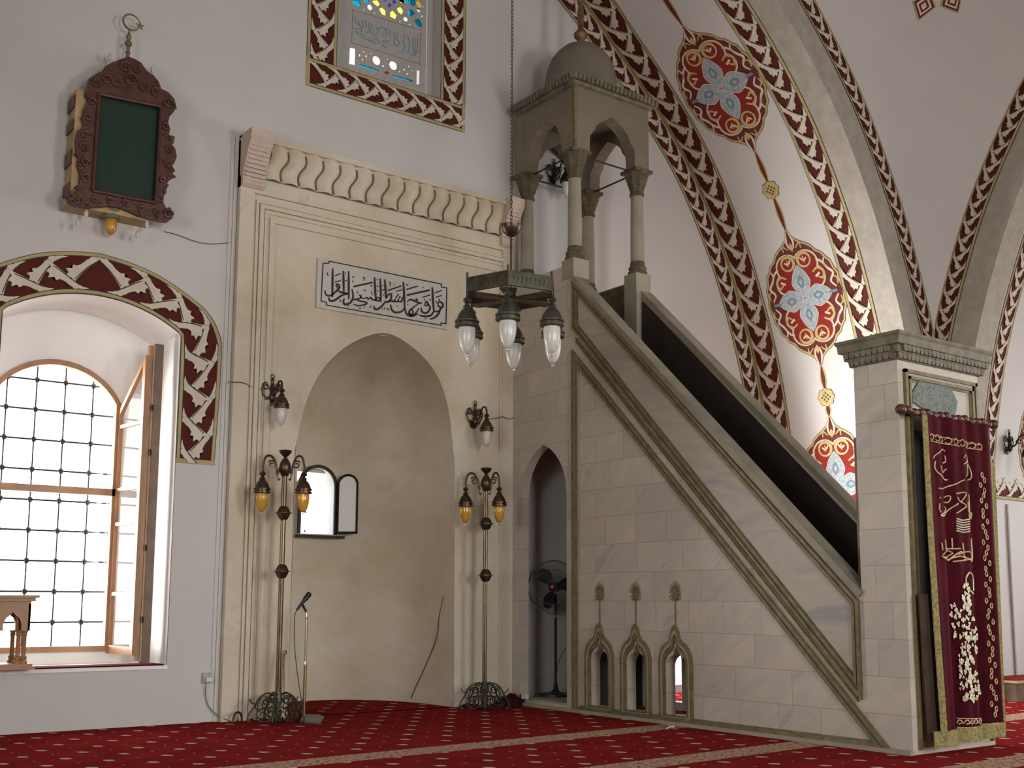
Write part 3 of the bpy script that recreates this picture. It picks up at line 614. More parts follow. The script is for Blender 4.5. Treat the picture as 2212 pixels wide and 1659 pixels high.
TXT = [(28, (268, 205), (266, 400), (262, 635)), (28, (428, 240), (430, 400), (434, 560)), (26, (507, 246), (508, 450), (508, 668)), (15, (300, 315), (392, 282)), (15, (300, 412), (390, 384)),
 (26, (152, 530), (170, 600), (235, 612), (305, 560), (368, 492), (352, 446), (320, 452), (345, 505)), (28, (208, 640), (228, 688), (300, 680), (410, 606), (520, 582)), (26, (350, 545), (410, 566), (520, 588)),
 (28, (558, 515), (572, 640), (525, 722), (450, 742), (428, 700), (442, 655)), (22, (575, 478), (865, 415)), (22, (578, 742), (660, 762), (768, 738), (765, 712), (665, 690), (600, 660)),
 (20, (560, 680), (680, 650), (690, 600)), (20, (660, 600), (720, 655), (780, 640), (800, 665), (840, 640), (860, 670), (920, 682), (966, 690), (958, 642), (925, 650), (900, 690)), (28, (893, 340), (902, 520), (915, 690)),
 (26, (978, 355), (984, 520), (988, 710)), (28, (1045, 370), (1058, 540), (1062, 650)), (26, (1062, 690), (1010, 760), (940, 815), (892, 808), (890, 765)), (24, (1062, 660), (1105, 592), (1142, 606), (1132, 672), (1062, 715)),
 (22, (1062, 720), (1150, 690), (1190, 705), (1200, 660)), (22, (1195, 700), (1240, 700), (1250, 655)), (22, (1245, 700), (1295, 700), (1310, 630)), (28, (1232, 600), (1252, 606)), (28, (1208, 632), (1228, 638)), (28, (1258, 634), (1280, 640)),
 (18, (1090, 537), (1295, 465)), (14, (1212, 548), (1306, 524)), (14, (1005, 532), (1040, 520)), (28, (1322, 408), (1335, 600), (1342, 800)), (26, (1342, 800), (1290, 852), (1200, 862), (1150, 820), (1132, 745)),
 (26, (1342, 790), (1375, 890), (1460, 916), (1545, 880)), (17, (1365, 522), (1537, 470)), (24, (1374, 606), (1716, 530)), (15, (1608, 637), (1727, 600)), (18, (1408, 850), (1440, 820), (1470, 856), (1440, 890), (1408, 860)),
 (24, (1392, 690), (1440, 672), (1560, 722), (1600, 720)), (22, (1555, 725), (1470, 790), (1410, 850), (1430, 905), (1500, 880), (1560, 800)), (20, (1508, 655), (1538, 690)), (22, (1640, 745), (1668, 700), (1690, 740), (1660, 765), (1640, 745)),
 (26, (1690, 730), (1722, 800), (1670, 872), (1600, 850), (1592, 790)), (28, (1754, 485), (1766, 680), (1780, 850)), (28, (1780, 845), (1735, 905), (1650, 922), (1560, 905)), (24, (1835, 745), (1862, 700), (1915, 740), (1900, 790), (1850, 770), (1835, 745)),
 (24, (1900, 790), (1850, 845), (1780, 850)), (26, (1880, 800), (1850, 880), (1790, 940), (1715, 966)), (22, (1846, 668), (1866, 678)), (15, (1785, 573), (1902, 534)), (15, (1808, 637), (1895, 610)),
 (12, (195, 265), (190, 290), (205, 318)), (10, (560, 325), (574, 345), (588, 322)), (10, (455, 378), (470, 394), (486, 376)), (9, (835, 458), (848, 474), (862, 456)), (9, (925, 460), (940, 476), (955, 458)), (10, (728, 520), (745, 545), (770, 520)),
 (10, (1365, 436), (1380, 462), (1395, 438)), (9, (1375, 686), (1388, 702), (1402, 684)), (9, (1710, 664), (1724, 680), (1738, 662)), (12, (715, 350), (735, 335), (742, 370), (722, 388)), (12, (1102, 425), (1120, 412), (1132, 445), (1112, 468)), (10, (642, 545), (638, 568), (655, 578)),
 (9, (570, 380), (568, 405), (582, 416)), (9, (1622, 480), (1618, 500)), (9, (1185, 435), (1192, 452)), (10, (1640, 660), (1640, 690)), (10, (372, 668), (385, 690), (372, 712)), (9, (860, 540), (848, 570), (870, 610)), (10, (940, 530), (946, 550)), (10, (1024, 590), (1030, 612)), (10, (1148, 565), (1154, 588)), (10, (1814, 690), (1818, 730)), (10, (1388, 735), (1392, 752)), (11, (455, 265), (462, 285)), (11, (930, 362), (936, 382)), (10, (1012, 455), (1016, 470)),
 (12, (655, 798), (690, 802)), (12, (730, 780), (750, 790)), (11, (815, 780), (842, 788)), (11, (840, 765), (862, 772)), (12, (490, 760), (510, 768)), (10, (1222, 760), (1240, 775)), (12, (1640, 955), (1665, 960)),
 (7, (1008, 792), (1012, 828)), (7, (1042, 828), (1040, 796), (1066, 800)), (7, (1074, 830), (1084, 800), (1094, 832)), (7, (1108, 798), (1112, 836))]
strokes(FRM+TXT, PY-.003, 680, 550, 6.9125, .003).build('painted_lettering', 'ink', pq, recalc=False)
# small arched window at the back of the niche
sw = thing('niche_window', 'small bright arched window at the back of the prayer niche', 'window', (6.15, 12.36, 1.99))
hole = [(SWX0, SWZ0), (SWX1, SWZ0)]+segarch(SWX0, SWX1, SWZ1, SWZA, 14)
o_ = [(SWX0-.03, SWZ0-.02), (SWX1+.03, SWZ0-.02)]+segarch(SWX0-.03, SWX1+.03, SWZ1, SWZA+.03, 14)
plate(o_, [hole], XZ, 12.36, 12.95).build('reveal', 'white', sw)
plate([(SWX0-.04, SWZ0-.0), (SWX1+.045, SWZ0)]+segarch(SWX0-.04, SWX1+.045, SWZ1+.0, SWZA+.04, 14), [hole], XZ, 12.335, 12.36).build('dark_rim', 'iron', sw)
G().box(SWX0-.06, SWX1+.12, 12.27, 12.36, SWZ0-.045, SWZ0-.015).build('sill', 'iron', sw)
g = G()
for x in (6.03, 6.15, 6.27):
    g.tube([(x, 12.93, 1.99), (x, 12.93, 2.75)], .004, 5)
    for z in (2.06, 2.3, 2.45, 2.62): g.ball((x, 12.93, z), .014, seg=6)
g.build('grille', 'iron', sw)
LH = Vector((6.40, 12.31, 0)); LE = Vector((6.585, 12.13, 0)); dd = (LE-LH); dl = dd.length; dd.normalize(); dn = Vector((-dd.y, dd.x, 0))
LW = lambda u, v, d: tuple(LH+dd*u-dn*d+Vector((0, 0, v)))
lo = [(0, 2.0), (dl, 2.0)]+segarch(0, dl, 2.60, 2.74, 10); lin = [(.02, 2.03), (dl-.02, 2.03)]+segarch(.02, dl-.02, 2.59, 2.71, 10)
plate(lo, [lin], LW, -.012, .012).build('leaf_frame', 'iron', sw); G().prism(lin, LW, -.004, .004).build('leaf_pane', 'daylit_white', sw)  # leaf pane coloured pale for its daylit glow

# ================================================================ UPPER STAINED WINDOW
uw = struct(plate([(5.44, 7.15), (6.93, 7.15), (6.93, 9.7), (5.44, 9.7)], [[(5.60, 7.30), (6.79, 7.30), (6.79, 9.5), (5.60, 9.5)]], XZ, WY+.16, WY+.2).build('window_3', 'plaster_panel'), 'high stained glass window in pierced plaster')
holes = []; panes = []
def ell(cx, cz, rx, rz, n=14, rot=0):
    return [(cx+rx*math.cos(2*PI*i/n)*math.cos(rot)-rz*math.sin(2*PI*i/n)*math.sin(rot), cz+rx*math.cos(2*PI*i/n)*math.sin(rot)+rz*math.sin(2*PI*i/n)*math.cos(rot)) for i in range(n)]
def W3(px, py): p = onY(px, py, WY+.17); return p.x, p.z
def z5(x, y): return W3(640+x/5.53, y/5.53)
def poly5(P, m): holes.append([z5(*p) for p in P]); panes.append(m)
poly5([(640, 565), (708, 580), (702, 775), (632, 765)], 'g_white'); poly5([(1436, 832), (1474, 840), (1470, 1010), (1434, 1012)], 'g_white')
def e5(cx, cy, rx, ry, m, rot=0, n=12): poly5([(cx+rx*math.cos(2*PI*i/n)*math.cos(rot)-ry*math.sin(2*PI*i/n)*math.sin(rot), cy+rx*math.cos(2*PI*i/n)*math.sin(rot)+ry*math.sin(2*PI*i/n)*math.cos(rot)) for i in range(n)], m)
e5(958, 722, 44, 58, 'g_white', -.5); e5(1158, 782, 44, 56, 'g_white', -.5)
poly5([(752, 765), (985, 838), (982, 862), (748, 795)], 'g_cyan'); poly5([(1148, 895), (1390, 960), (1386, 984), (1146, 918)], 'g_cyan')
for x, y, a, b_, m in ((758, 660, 9, 20, 'g_white'), (836, 672, 9, 22, 'g_white'), (810, 617, 14, 12, 'g_yellow'), (796, 710, 13, 14, 'g_yellow'), (893, 640, 9, 9, 'g_white'), (1094, 705, 9, 8, 'g_white'), (1039, 788, 11, 14, 'g_white'), (1234, 855, 9, 9, 'g_white'), (1290, 828, 8, 18, 'g_white'), (1382, 842, 8, 16, 'g_white'), (1346, 793, 10, 9, 'g_white'), (1330, 882, 16, 11, 'g_yellow'), (1076, 872, 30, 20, 'g_red')): e5(x, y, a, b_, m, n=8)
S5 = [([(672, 2), (745, 0), (778, 55), (740, 82), (676, 50)], 'g_cyan'), ([(800, -12), (868, -5), (868, 20), (828, 38), (796, 12)], 'g_cyan'), ([(908, 5), (975, -4), (1006, 50), (965, 78), (912, 30)], 'g_yellow'), ([(850, 62), (885, 52), (915, 95), (880, 128), (850, 95)], 'g_white'),
 ([(985, 105), (1032, 84), (1072, 125), (1070, 192), (1020, 172)], 'g_yellow'), ([(1118, 150), (1158, 122), (1206, 178), (1182, 232), (1120, 200)], 'g_yellow'), ([(1200, 95), (1250, 78), (1284, 122), (1260, 182), (1212, 140)], 'g_yellow'), ([(1090, 52), (1110, 38), (1140, 62), (1112, 100), (1088, 78)], 'g_blue'), ([(1145, 10), (1170, 0), (1192, 28), (1170, 55), (1142, 38)], 'g_blue'), ([(1040, -10), (1062, -14), (1070, 12), (1046, 16)], 'g_blue'),
 ([(1222, -5), (1290, -2), (1285, 38), (1250, 42)], 'g_yellow'), ([(1340, -8), (1422, 0), (1425, 55), (1395, 78), (1340, 40)], 'g_cyan'), ([(1330, 120), (1375, 112), (1420, 158), (1380, 205), (1330, 165)], 'g_cyan'), ([(1405, 240), (1462, 222), (1500, 280), (1498, 335), (1440, 310)], 'g_cyan'),
 ([(1285, 215), (1305, 198), (1335, 228), (1318, 260), (1280, 240)], 'g_white'), ([(1440, 100), (1462, 90), (1488, 122), (1470, 150), (1440, 130)], 'g_white'), ([(1490, 180), (1515, 185), (1512, 212), (1490, 200)], 'g_white'), ([(1500, 60), (1525, 70), (1518, 92), (1498, 82)], 'g_white'), ([(1342, 280), (1372, 284), (1368, 298), (1346, 294)], 'g_white'), ([(1230, 242), (1250, 246), (1246, 260), (1230, 256)], 'g_white'), ([(803, 98), (816, 102), (812, 122), (802, 116)], 'g_white'), ([(930, 145), (946, 148), (944, 164), (930, 160)], 'g_white')]
for P, m in S5: poly5(P, m)
# further rows of the same tracery rising out of sight
def up(z, rows_=5):
    for r in range(rows_):
        for k in range(6):
            cx = 5.72+.19*k+(.095 if r % 2 else 0); cz = z+.17*r
            if cx > 6.7: continue
            holes.append([(cx-.05, cz), (cx, cz-.06), (cx+.05, cz), (cx, cz+.06)]); panes.append(('g_cyan', 'g_yellow', 'g_white', 'g_blue')[(r+k) % 4])
up(8.42, 6)
plate([(5.61, 7.31), (6.78, 7.31), (6.78, 9.49), (5.61, 9.49)], holes, XZ, WY+.165, WY+.185).build('pierced_panel', 'plaster_panel', uw)
pn = ['g_cyan', 'g_yellow', 'g_white', 'g_blue', 'g_red']
for H, m in zip(holes, panes):
    G().add([(x, WY+.176, z) for x, z in H], [tuple(range(len(H)))], 0).build('coloured_pane', m, uw)
g = G()
def st5(P, r=.006): g.tube([(*W3(640+x/5.53, y/5.53),) and (W3(640+x/5.53, y/5.53)[0], WY+.16, W3(640+x/5.53, y/5.53)[1]) for x, y in P], r, 5)
for P in ([(712, 215), (702, 260), (735, 300), (780, 325)], [(740, 240), (752, 300)], [(782, 240), (800, 320)], [(825, 250), (835, 330)], [(862, 268), (872, 385)], [(902, 285), (905, 410)], [(700, 370), (740, 410), (790, 460), (840, 475), (885, 460)], [(705, 345), (780, 345), (770, 400), (810, 440)], [(820, 385), (900, 395), (945, 430)], [(895, 490), (960, 460), (990, 515), (940, 530), (905, 495)], [(850, 485), (885, 500), (905, 480)],
          [(945, 330), (990, 360), (970, 400)], [(1000, 340), (1040, 330), (1080, 400), (1030, 420)], [(1015, 500), (1060, 480), (1110, 490), (1060, 520), (1020, 545), (1070, 575)], [(1060, 350), (1120, 370), (1110, 430)], [(1165, 380), (1170, 540)], [(1210, 400), (1190, 460), (1235, 520), (1200, 555), (1165, 530)], [(1290, 420), (1275, 500), (1300, 570), (1250, 625)], [(1330, 440), (1350, 520), (1345, 600), (1330, 630)], [(1385, 455), (1392, 600), (1420, 620)], [(1415, 460), (1420, 600), (1400, 660), (1365, 660)], [(1450, 465), (1440, 600), (1415, 665)]): st5(P)
g.build('raised_script', 'g_teal_solid' if False else simple('teal_relief', (.16, .36, .40), .6), uw)
g = G()
for (a, b_) in (((672, 120), (1500, 370)), ((660, 510), (1490, 775)), ((672, 120), (660, 510)), ((1482, 400), (1470, 760))):
    for k in range(60):
        t = k/59; x, z = W3(640+(a[0]+(b_[0]-a[0])*t)/5.53, (a[1]+(b_[1]-a[1])*t)/5.53); g.box(x-.004, x+.004, WY+.158, WY+.165, z-.004, z+.004)
g.build('beaded_frame', 'lintel', uw)
#PART3
# ================================================================ MINBAR
MX0, MX1, TH = 7.93, 9.11, .12
mb = thing('minbar', 'tall veined marble pulpit with long stair, domed canopy and doorway portal', 'pulpit', (8.52, 8.0, 0))
prof = [(10.80, 0), (5.84, 0), (5.84, 1.27), (9.585, 4.86), (9.64, 5.05), (10.80, 5.05)]
def parch(c, hw, z0, zs, za, n=10):       # pointed arch, (u, z)
    R_ = ((za-zs)**2+hw*hw)/(2*hw); 
    a = math.asin(min(1, (za-zs)/R_)) if R_ > 0 else PI/2
    r = [(c+hw-R_+R_*math.cos(a*i/n), zs+R_*math.sin(a*i/n)) for i in range(n+1)]
    return [(c-hw, z0), (c+hw, z0)]+r+[(2*c-u, z) for u, z in r[::-1][1:]]
def ogee(c, hw, z0, zs, za):              # lobed ogee arch
    r = [(hw, zs), (hw*.99, zs+.25*(za-zs)), (hw*.86, zs+.45*(za-zs)), (hw*.62, zs+.58*(za-zs)), (hw*.36, zs+.66*(za-zs)), (hw*.24, zs+.78*(za-zs)), (hw*.15, zs+.92*(za-zs)), (0, za)]
    r = [(p[0], p[1]) for p in catmull([(a, b_, 0) for a, b_ in r], 3)]
    return [(c-hw, z0), (c+hw, z0)]+[(c+u, z) for u, z in r]+[(c-u, z) for u, z in r[::-1][1:]]
AC = [9.17, 8.603, 8.027]
passage = parch(10.165, .43, .06, 2.40, 3.0)
small = [ogee(c, .145, .09, .50, .76) for c in AC]
for x0, nm in ((MX0, 'left_flank'), (MX1-TH, 'right_flank')):
    o = plate(prof, ([passage] if nm == 'left_flank' else [])+small, YZ, x0, x0+TH).build(nm, 'marble_x', mb)
    if nm == 'left_flank': LFK = o
def inset(P, d):      # convex polygon inset
    n = len(P); A = sum(P[i][0]*P[(i+1) % n][1]-P[(i+1) % n][0]*P[i][1] for i in range(n)); s = 1 if A > 0 else -1; out = []
    for i in range(n):
        p0, p1, p2 = Vector(P[i-1]), Vector(P[i]), Vector(P[(i+1) % n]); e0 = (p1-p0).normalized(); e1 = (p2-p1).normalized()
        n0 = Vector((-e0.y, e0.x))*s; n1 = Vector((-e1.y, e1.x))*s; k = 1+n0.dot(n1); out.append(tuple(p1+(n0+n1)*(d/k)))
    return out
def ring(P, d0, d1, f, a, b_): return plate(inset(P, d0) if d0 else P, [inset(P, d1)], f, a, b_)
P1 = [(9.60, 4.83), (9.60, 4.27), (5.86, .40), (5.86, 1.21)]
P2 = [(9.61, 4.03), (9.61, -.02), (5.56, -.02)]
for P in (P1, P2):
    w = 1.15 if P is P2 else 1.0
    ring(P, 0, .028*w, YZ, MX0-.035, MX0).build('gilt_moulding', 'gild', mb)
    ring(P, .028*w, .045*w, YZ, MX0-.015, MX0).build('moulding_hollow', 'aged', mb)
    ring(P, .045*w, .075*w, YZ, MX0-.026, MX0).build('gilt_moulding', 'gild', mb)
    ring(P, .075*w, .088*w, YZ, MX0-.008, MX0).build('moulding_hollow', 'aged', mb)
G().prism(inset(P1, .088), YZ, MX0-.006, MX0+.001).build('stair_rail_panel', 'marble_slab', mb)
# slanting ridge between the two fields and the coping of both rails
def slant(x, y0, z0, y1, z1, hw, hh, nm, mat):
    a = Vector((x, y0, z0)); b_ = Vector((x, y1, z1)); d = (b_-a)/2; nn = Vector((0, -d.z, d.y)).normalized()
    return G().obox((a+b_)/2, Vector((hw, 0, 0)), d, nn*hh).build(nm, mat, mb)
for x in (MX0+TH/2, MX1-TH/2):
    slant(x, 5.84, 1.262, 9.60, 4.866, TH/2+.025, .03, 'rail_coping', 'coping')
# left slanted groove pair
for dz in (.0, .035):
    slant(MX0-.01, 5.90, .385+dz, 9.55, 4.115+dz, .012, .008, 'slanting_bead', 'gild')
G().box(MX0-.05, MX0, 5.40, 10.70, 0, .035).build('plinth_strip', 'marble', mb)
G().box(MX0-.02, MX0, 9.50, 9.62, .035, 3.95).build('upright_strip', 'marble', mb)
# frames of the three little arches with palmettes
for c in AC:
    for (a, h0_, h1_, zt, m_, pd) in ((.225, .045, .52, .97, 'gild', .035), (.20, .07, .515, .93, 'marble', .03), (.175, .08, .51, .86, 'gild', .03)):
        outer = ogee(c, a, h0_, h1_, zt); inner = ogee(c, a-.022, h0_+.015, h1_, zt-.045)
        plate(outer, [inner], YZ, MX0-pd, MX0).build('arch_moulding', m_, mb)
    g = G().box(MX0-.008, MX0, c-.006, c+.006, .96, 1.26)
    pal = []
    for k in range(-5, 6):
        a = PI/2+k*.27; r = .135-.055*abs(k)/5
        pal += [(c+.045*math.cos(a-.13), 1.27+.045*math.sin(a-.13)), (c+r*math.cos(a), 1.27+r*1.0*math.sin(a))]
    pal += [(c+.05, 1.24), (c+.03, 1.21), (c-.03, 1.21), (c-.05, 1.24)][::1]
    # order: right side to left
    pal2 = [(c-.03, 1.205), (c+.03, 1.205), (c+.045, 1.235)]+[p for p in pal[:-4]]+[(c-.045, 1.235)]
    g.prism(pal2, YZ, MX0-.01, MX0)
    for sgn in (1, -1):
        g.tube([(MX0-.006, c+sgn*(.06+.02*math.cos(t)), 1.235+.02*math.sin(t)) for t in [i*.6 for i in range(10)]], .005, 5)
    g.build('palmette', 'gild', mb)
# steps and platform
g = G(); ns = 14; y, z = 5.9, 0
sp_ = [(5.9, .0)]
for k in range(ns): sp_ += [(5.9+k*.262, .0+(k+1)*.29), (5.9+(k+1)*.262, (k+1)*.29)]
for (a, b_), (c_, d_) in zip(sp_, sp_[1:]):
    if abs(a-c_) < 1e-6: g.box(MX0+TH, MX1-TH, a, a+.04, b_-.04 if b_ else 0, d_)
    else: g.box(MX0+TH, MX1-TH, a, c_+.02, b_-.04, b_)
g.build('stair', 'aged', mb)
G().box(MX0+TH, MX1-TH, 9.56, 10.80, 3.95, 4.08).build('platform', 'marble', mb)
G().box(MX0+TH, MX1-TH, 10.72, 10.80, 4.08, 5.05).build('back_panel', 'marble', mb)
for x0, x1 in ((MX0-.012, MX0+.22), (MX1-.22, MX1+.015)):
    G().box(x0, x1, 9.585, 9.80, 4.2 if x0 > 8 else 4.88, 5.11).build('pedestal', 'marble', mb)
G().box(MX1-TH-.02, MX1-TH-.001, 9.62, 10.72, 4.08, 5.03).build('inner_board', 'capital', mb)
# portal
pt = G(); pt.box(MX0, MX0+TH, 5.41, 5.84, 0, 3.19); pt.box(MX1-TH, MX1, 5.41, 5.84, 0, 3.19); pt.box(MX0+TH, MX1-TH, 5.41, 5.60, 2.62, 3.19); pt.box(MX0+TH, MX1-TH, 5.41, 5.84, 0, .10)
ptl = pt.build('portal', 'marble_x', mb)
fr = [(8.0, .04), (9.06, .04), (9.06, 3.12), (8.0, 3.12)]
for d0, d1, dep, m_ in ((0, .03, .03, 'gild'), (.03, .055, .015, 'marble'), (.055, .08, .028, 'gild'), (.08, .10, .012, 'aged')):
    o1 = fr; a = inset(fr, d0) if d0 else fr; b_ = inset(fr, d1)
    g = G(); x0, z0 = a[0]; x1, z1 = a[2]; u0, v0 = b_[0]; u1, v1 = b_[2]
    g.box(x0, u0, 5.41-dep, 5.41, z0, z1); g.box(u1, x1, 5.41-dep, 5.41, z0, z1); g.box(x0, x1, 5.41-dep, 5.41, v1, z1)
    g.build('frame_moulding', m_, ptl)
ca = [onY(*p, 5.395) for p in ((1985, 823), (2046, 832), (2057, 845), (2068, 868), (2066, 885), (2060, 905), (1990, 880), (1972, 868), (1970, 850))]
G().prism([(p.x, p.z) for p in ca], XZ, 5.392, 5.41).build('carved_cartouche', 'cartouche', ptl)
g = G(); pr = [(.0, 3.19), (.03, 3.19), (.035, 3.24), (.06, 3.245), (.065, 3.30), (.095, 3.31), (.10, 3.37), (.115, 3.39), (.115, 3.41)]
def squarelathe(pr, x0, x1, y0, y1): 
    g = G(); n = len(pr)
    for d, z in pr: g.v += [(x0-d, y0-d, z), (x1+d, y0-d, z), (x1+d, y1+d, z), (x0-d, y1+d, z)]
    for i in range(n-1):
        for k in range(4): g.f.append([4*i+k, 4*i+(k+1) % 4, 4*i+4+(k+1) % 4, 4*i+4+k]); g.mi.append(0)
    g.f += [[3, 2, 1, 0], [4*n-4, 4*n-3, 4*n-2, 4*n-1]]; g.mi += [0, 0]; return g
cor = squarelathe(pr, MX0, MX1, 5.42, 5.83).build('cornice', 'aged', ptl)
g = G()
for row, (zz, dd_, w_) in enumerate(((3.225, .045, .028), (3.285, .075, .028))):
    for k in range(22):
        x = MX0-.03+k*.0575+(.028 if row else 0); g.prism([(x, zz-.03), (x+.04, zz-.03), (x+.05, zz+.012), (x+.02, zz+.03), (x-.01, zz+.012)], XZ, 5.42-dd_-.012, 5.42-dd_+.02)
    for k in range(8):
        y = 5.40+k*.0575+(.028 if row else 0); g.prism([(y, zz-.03), (y+.04, zz-.03), (y+.05, zz+.012), (y+.02, zz+.03), (y-.01, zz+.012)], YZ, MX0-dd_-.012, MX0-dd_+.02)
g.build('stalactite_row', 'aged', cor)
G().box(8.115, 8.165, 5.845, 6.0, .75, 2.62).build('door_leaf', 'wood_walnut', mb)
M['wood_shade_black'] = simple('black_wood_and_shade', (.018, .011, .008), .6, 0, .3, 6)  # near-black of the boards, also standing for unlit interior
G().box(MX0+TH-.001, MX1-TH+.001, 5.62, 5.66, .10, 2.64).build('doorway_dark_sheet', 'wood_shade_black', mb)  # added black sheet, covers the bright gap and stands for the dark interior
G().prism([(9.56, 4.75), (9.56, 3.6), (5.86, .02), (5.86, 1.18)], YZ, MX1-TH-.03, MX1-TH-.001).build('dark_side_board', 'wood_shade_black', mb)
G().box(MX0+TH+.02, MX1-TH-.02, 9.575, 9.60, 3.3, 4.08).build('riser_board', 'wood_shade_black', mb)
# canopy: columns, arches, eave, dome, finial
CPX, CPY = (8.035, 9.02), (9.70, 10.62)
for x in CPX:
    for y in CPY:
        zb = 5.11 if y < 10 else 5.05
        cl = G().lathe([(.083, zb+.13), (.083, zb+.25), (.080, 5.8), (.074, 6.12)], (x, y, 0), 24).build('column', 'marble', mb, smooth=True)
        G().lathe([(.118, zb), (.118, zb+.04), (.10, zb+.05), (.112, zb+.09), (.09, zb+.12), (.088, zb+.16), (.083, zb+.17)], (x, y, 0), 20).build('column_base', 'capital', cl, smooth=True)
        g = G().lathe([(.078, 6.10), (.092, 6.115), (.092, 6.135), (.08, 6.15)], (x, y, 0), 20)
        for z0, r in ((6.15, .088), (6.20, .105), (6.25, .122), (6.30, .138), (6.35, .150)):
            g.lathe([(r*.86, z0), (r, z0+.032), (r, z0+.05)], (x, y, 0), 16, flute=.05)
        g.box(x-.14, x+.14, y-.14, y+.14, 6.39, 6.43)
        g.build('capital', 'capital', cl)
KX0, KX1, KY0, KY1, KZ0, KZ1 = 7.945, 9.125, 9.59, 10.74, 6.43, 7.20
def carch(u0, u1):
    c = (u0+u1)/2; hw = (u1-u0)/2-.235
    r = [(hw, KZ0), (hw*1.02, KZ0+.10), (hw*.98, KZ0+.22), (hw*.80, KZ0+.29), (hw*.72, KZ0+.36), (hw*.45, KZ0+.44), (hw*.20, KZ0+.49), (0, KZ0+.53)]
    return [(u0, KZ0), (u0, KZ1), (u1, KZ1), (u1, KZ0)]+[(c+u, z) for u, z in r]+[(c-u, z) for u, z in r[::-1][1:]]
cn = G()
for y in (KY0, KY1-.16): cn.prism(carch(KX0, KX1), XZ, y, y+.16)
for x in (KX0+.004, KX1-.164): cn.prism(carch(KY0+.004, KY1-.004), YZ, x, x+.16)
cn.box(KX0+.05, KX1-.05, KY0+.05, KY1-.05, 7.08, 7.14)
can = cn.build('canopy', 'canopy', mb)
for x in (KX0-.006,): 
    G().box(KX0-.008, KX0+.03, KY0-.008, KY0+.03, 6.45, 7.19).build('corner_bead', 'gild', can)
ev = squarelathe([(.0, 7.20), (.04, 7.215), (.055, 7.25), (.08, 7.27), (.08, 7.30), (.02, 7.33)], KX0, KX1, KY0, KY1-.06).build('eave', 'aged', can)
g = G()
for k in range(21):
    x = KX0-.06+k*.0645; g.tube([(x, KY0-.088, 7.235), (x, KY0-.095, 7.31)], [.026, .030], 8)
for k in range(19):
    y = KY0-.06+k*.0635; g.tube([(KX0-.088, y, 7.235), (KX0-.095, y, 7.31)], [.026, .030], 8)
g.build('scallop_row', 'aged', ev)
DC = (8.53, 10.17, 0)
G().lathe([(.50, 7.30), (.50, 7.42), (.46, 7.44), (.455, 7.50), (.45, 7.62), (.425, 7.76), (.38, 7.88), (.31, 7.98), (.22, 8.06), (.12, 8.11), (.03, 8.14)], DC, 36).build('dome', simple('dome_stone', (.175, .15, .11), .7, 0, .15, 3, .004), can, smooth=True)
fn = G().lathe([(.045, 8.12), (.03, 8.16), (.05, 8.19), (.085, 8.23), (.088, 8.27), (.05, 8.31), (.034, 8.34), (.044, 8.50), (.034, 8.62), (.025, 8.66), (.05, 8.72), (.02, 8.78)], DC, 16).build('finial', simple('tarnished_gilding', (.21, .11, .045), .45, .5, .4, 18), can, smooth=True)
g = G()
for sgn in (1, -1):
    for r, zc in ((.10, 8.92), (.07, 9.02), (.12, 9.05)):
        g.tube([(DC[0]+sgn*(.02+r*.55*(1-math.cos(t))), DC[1], zc+r*math.sin(t)) for t in [i*.5 for i in range(13)]], .013, 6)
g.tube([(DC[0], DC[1], 8.76), (DC[0], DC[1], 9.35)], .02, 8)
g.build('openwork_crest', fn.data.materials[0], fn)
g = G()
for y in CPY: g.tube([(CPX[0], y, 6.41), (CPX[1], y, 6.41)], .011, 6)
for x in CPX: g.tube([(x, CPY[0], 6.41), (x, CPY[1], 6.41)], .011, 6)
g.build('tie_rod', 'iron', mb)

# ---- curtain hung across the portal
cu = thing('portal_curtain', 'crimson velvet curtain with gold embroidery and fringe hung on the pulpit portal', 'curtain', (8.6, 5.25, 2.7))
ra, rb = onY(1946, 884, 5.30), onY(2146, 917, 5.30)
g = G().tube([ra, rb], .022, 10); n = 15
for k in range(n+1):
    p = ra.lerp(rb, k/n); g.ball(p+Vector((0, 0, .008*math.sin(k*2.1))), .036 if k not in (0, n) else .046, seg=10, sx=1.05, sz=.95)
g.build('carved_rod', 'wood_dark', cu, smooth=True)
for x in (8.0, 9.05): G().box(x, x+.03, 5.28, 5.40, 2.72, 2.75).build('bracket', 'iron', cu)
TLc, TRc = onY(1993, 897, 5.30), onY(2136, 921, 5.30); BLc, BRc = onY(2036, 1612, 5.26), onY(2168, 1588, 5.22)
def cloth(s, t):
    p = TLc.lerp(TRc, s).lerp(BLc.lerp(BRc, s), t)
    left = (1-s)**3*.05*math.sin(t*PI)
    fold = .030*math.sin(s*PI*5.0+.6)*(.45+.55*t)+.012*math.sin(s*PI*11+1.7)*(.7+.3*t)
    return Vector((p.x-left*.3, p.y-fold-.02, p.z))
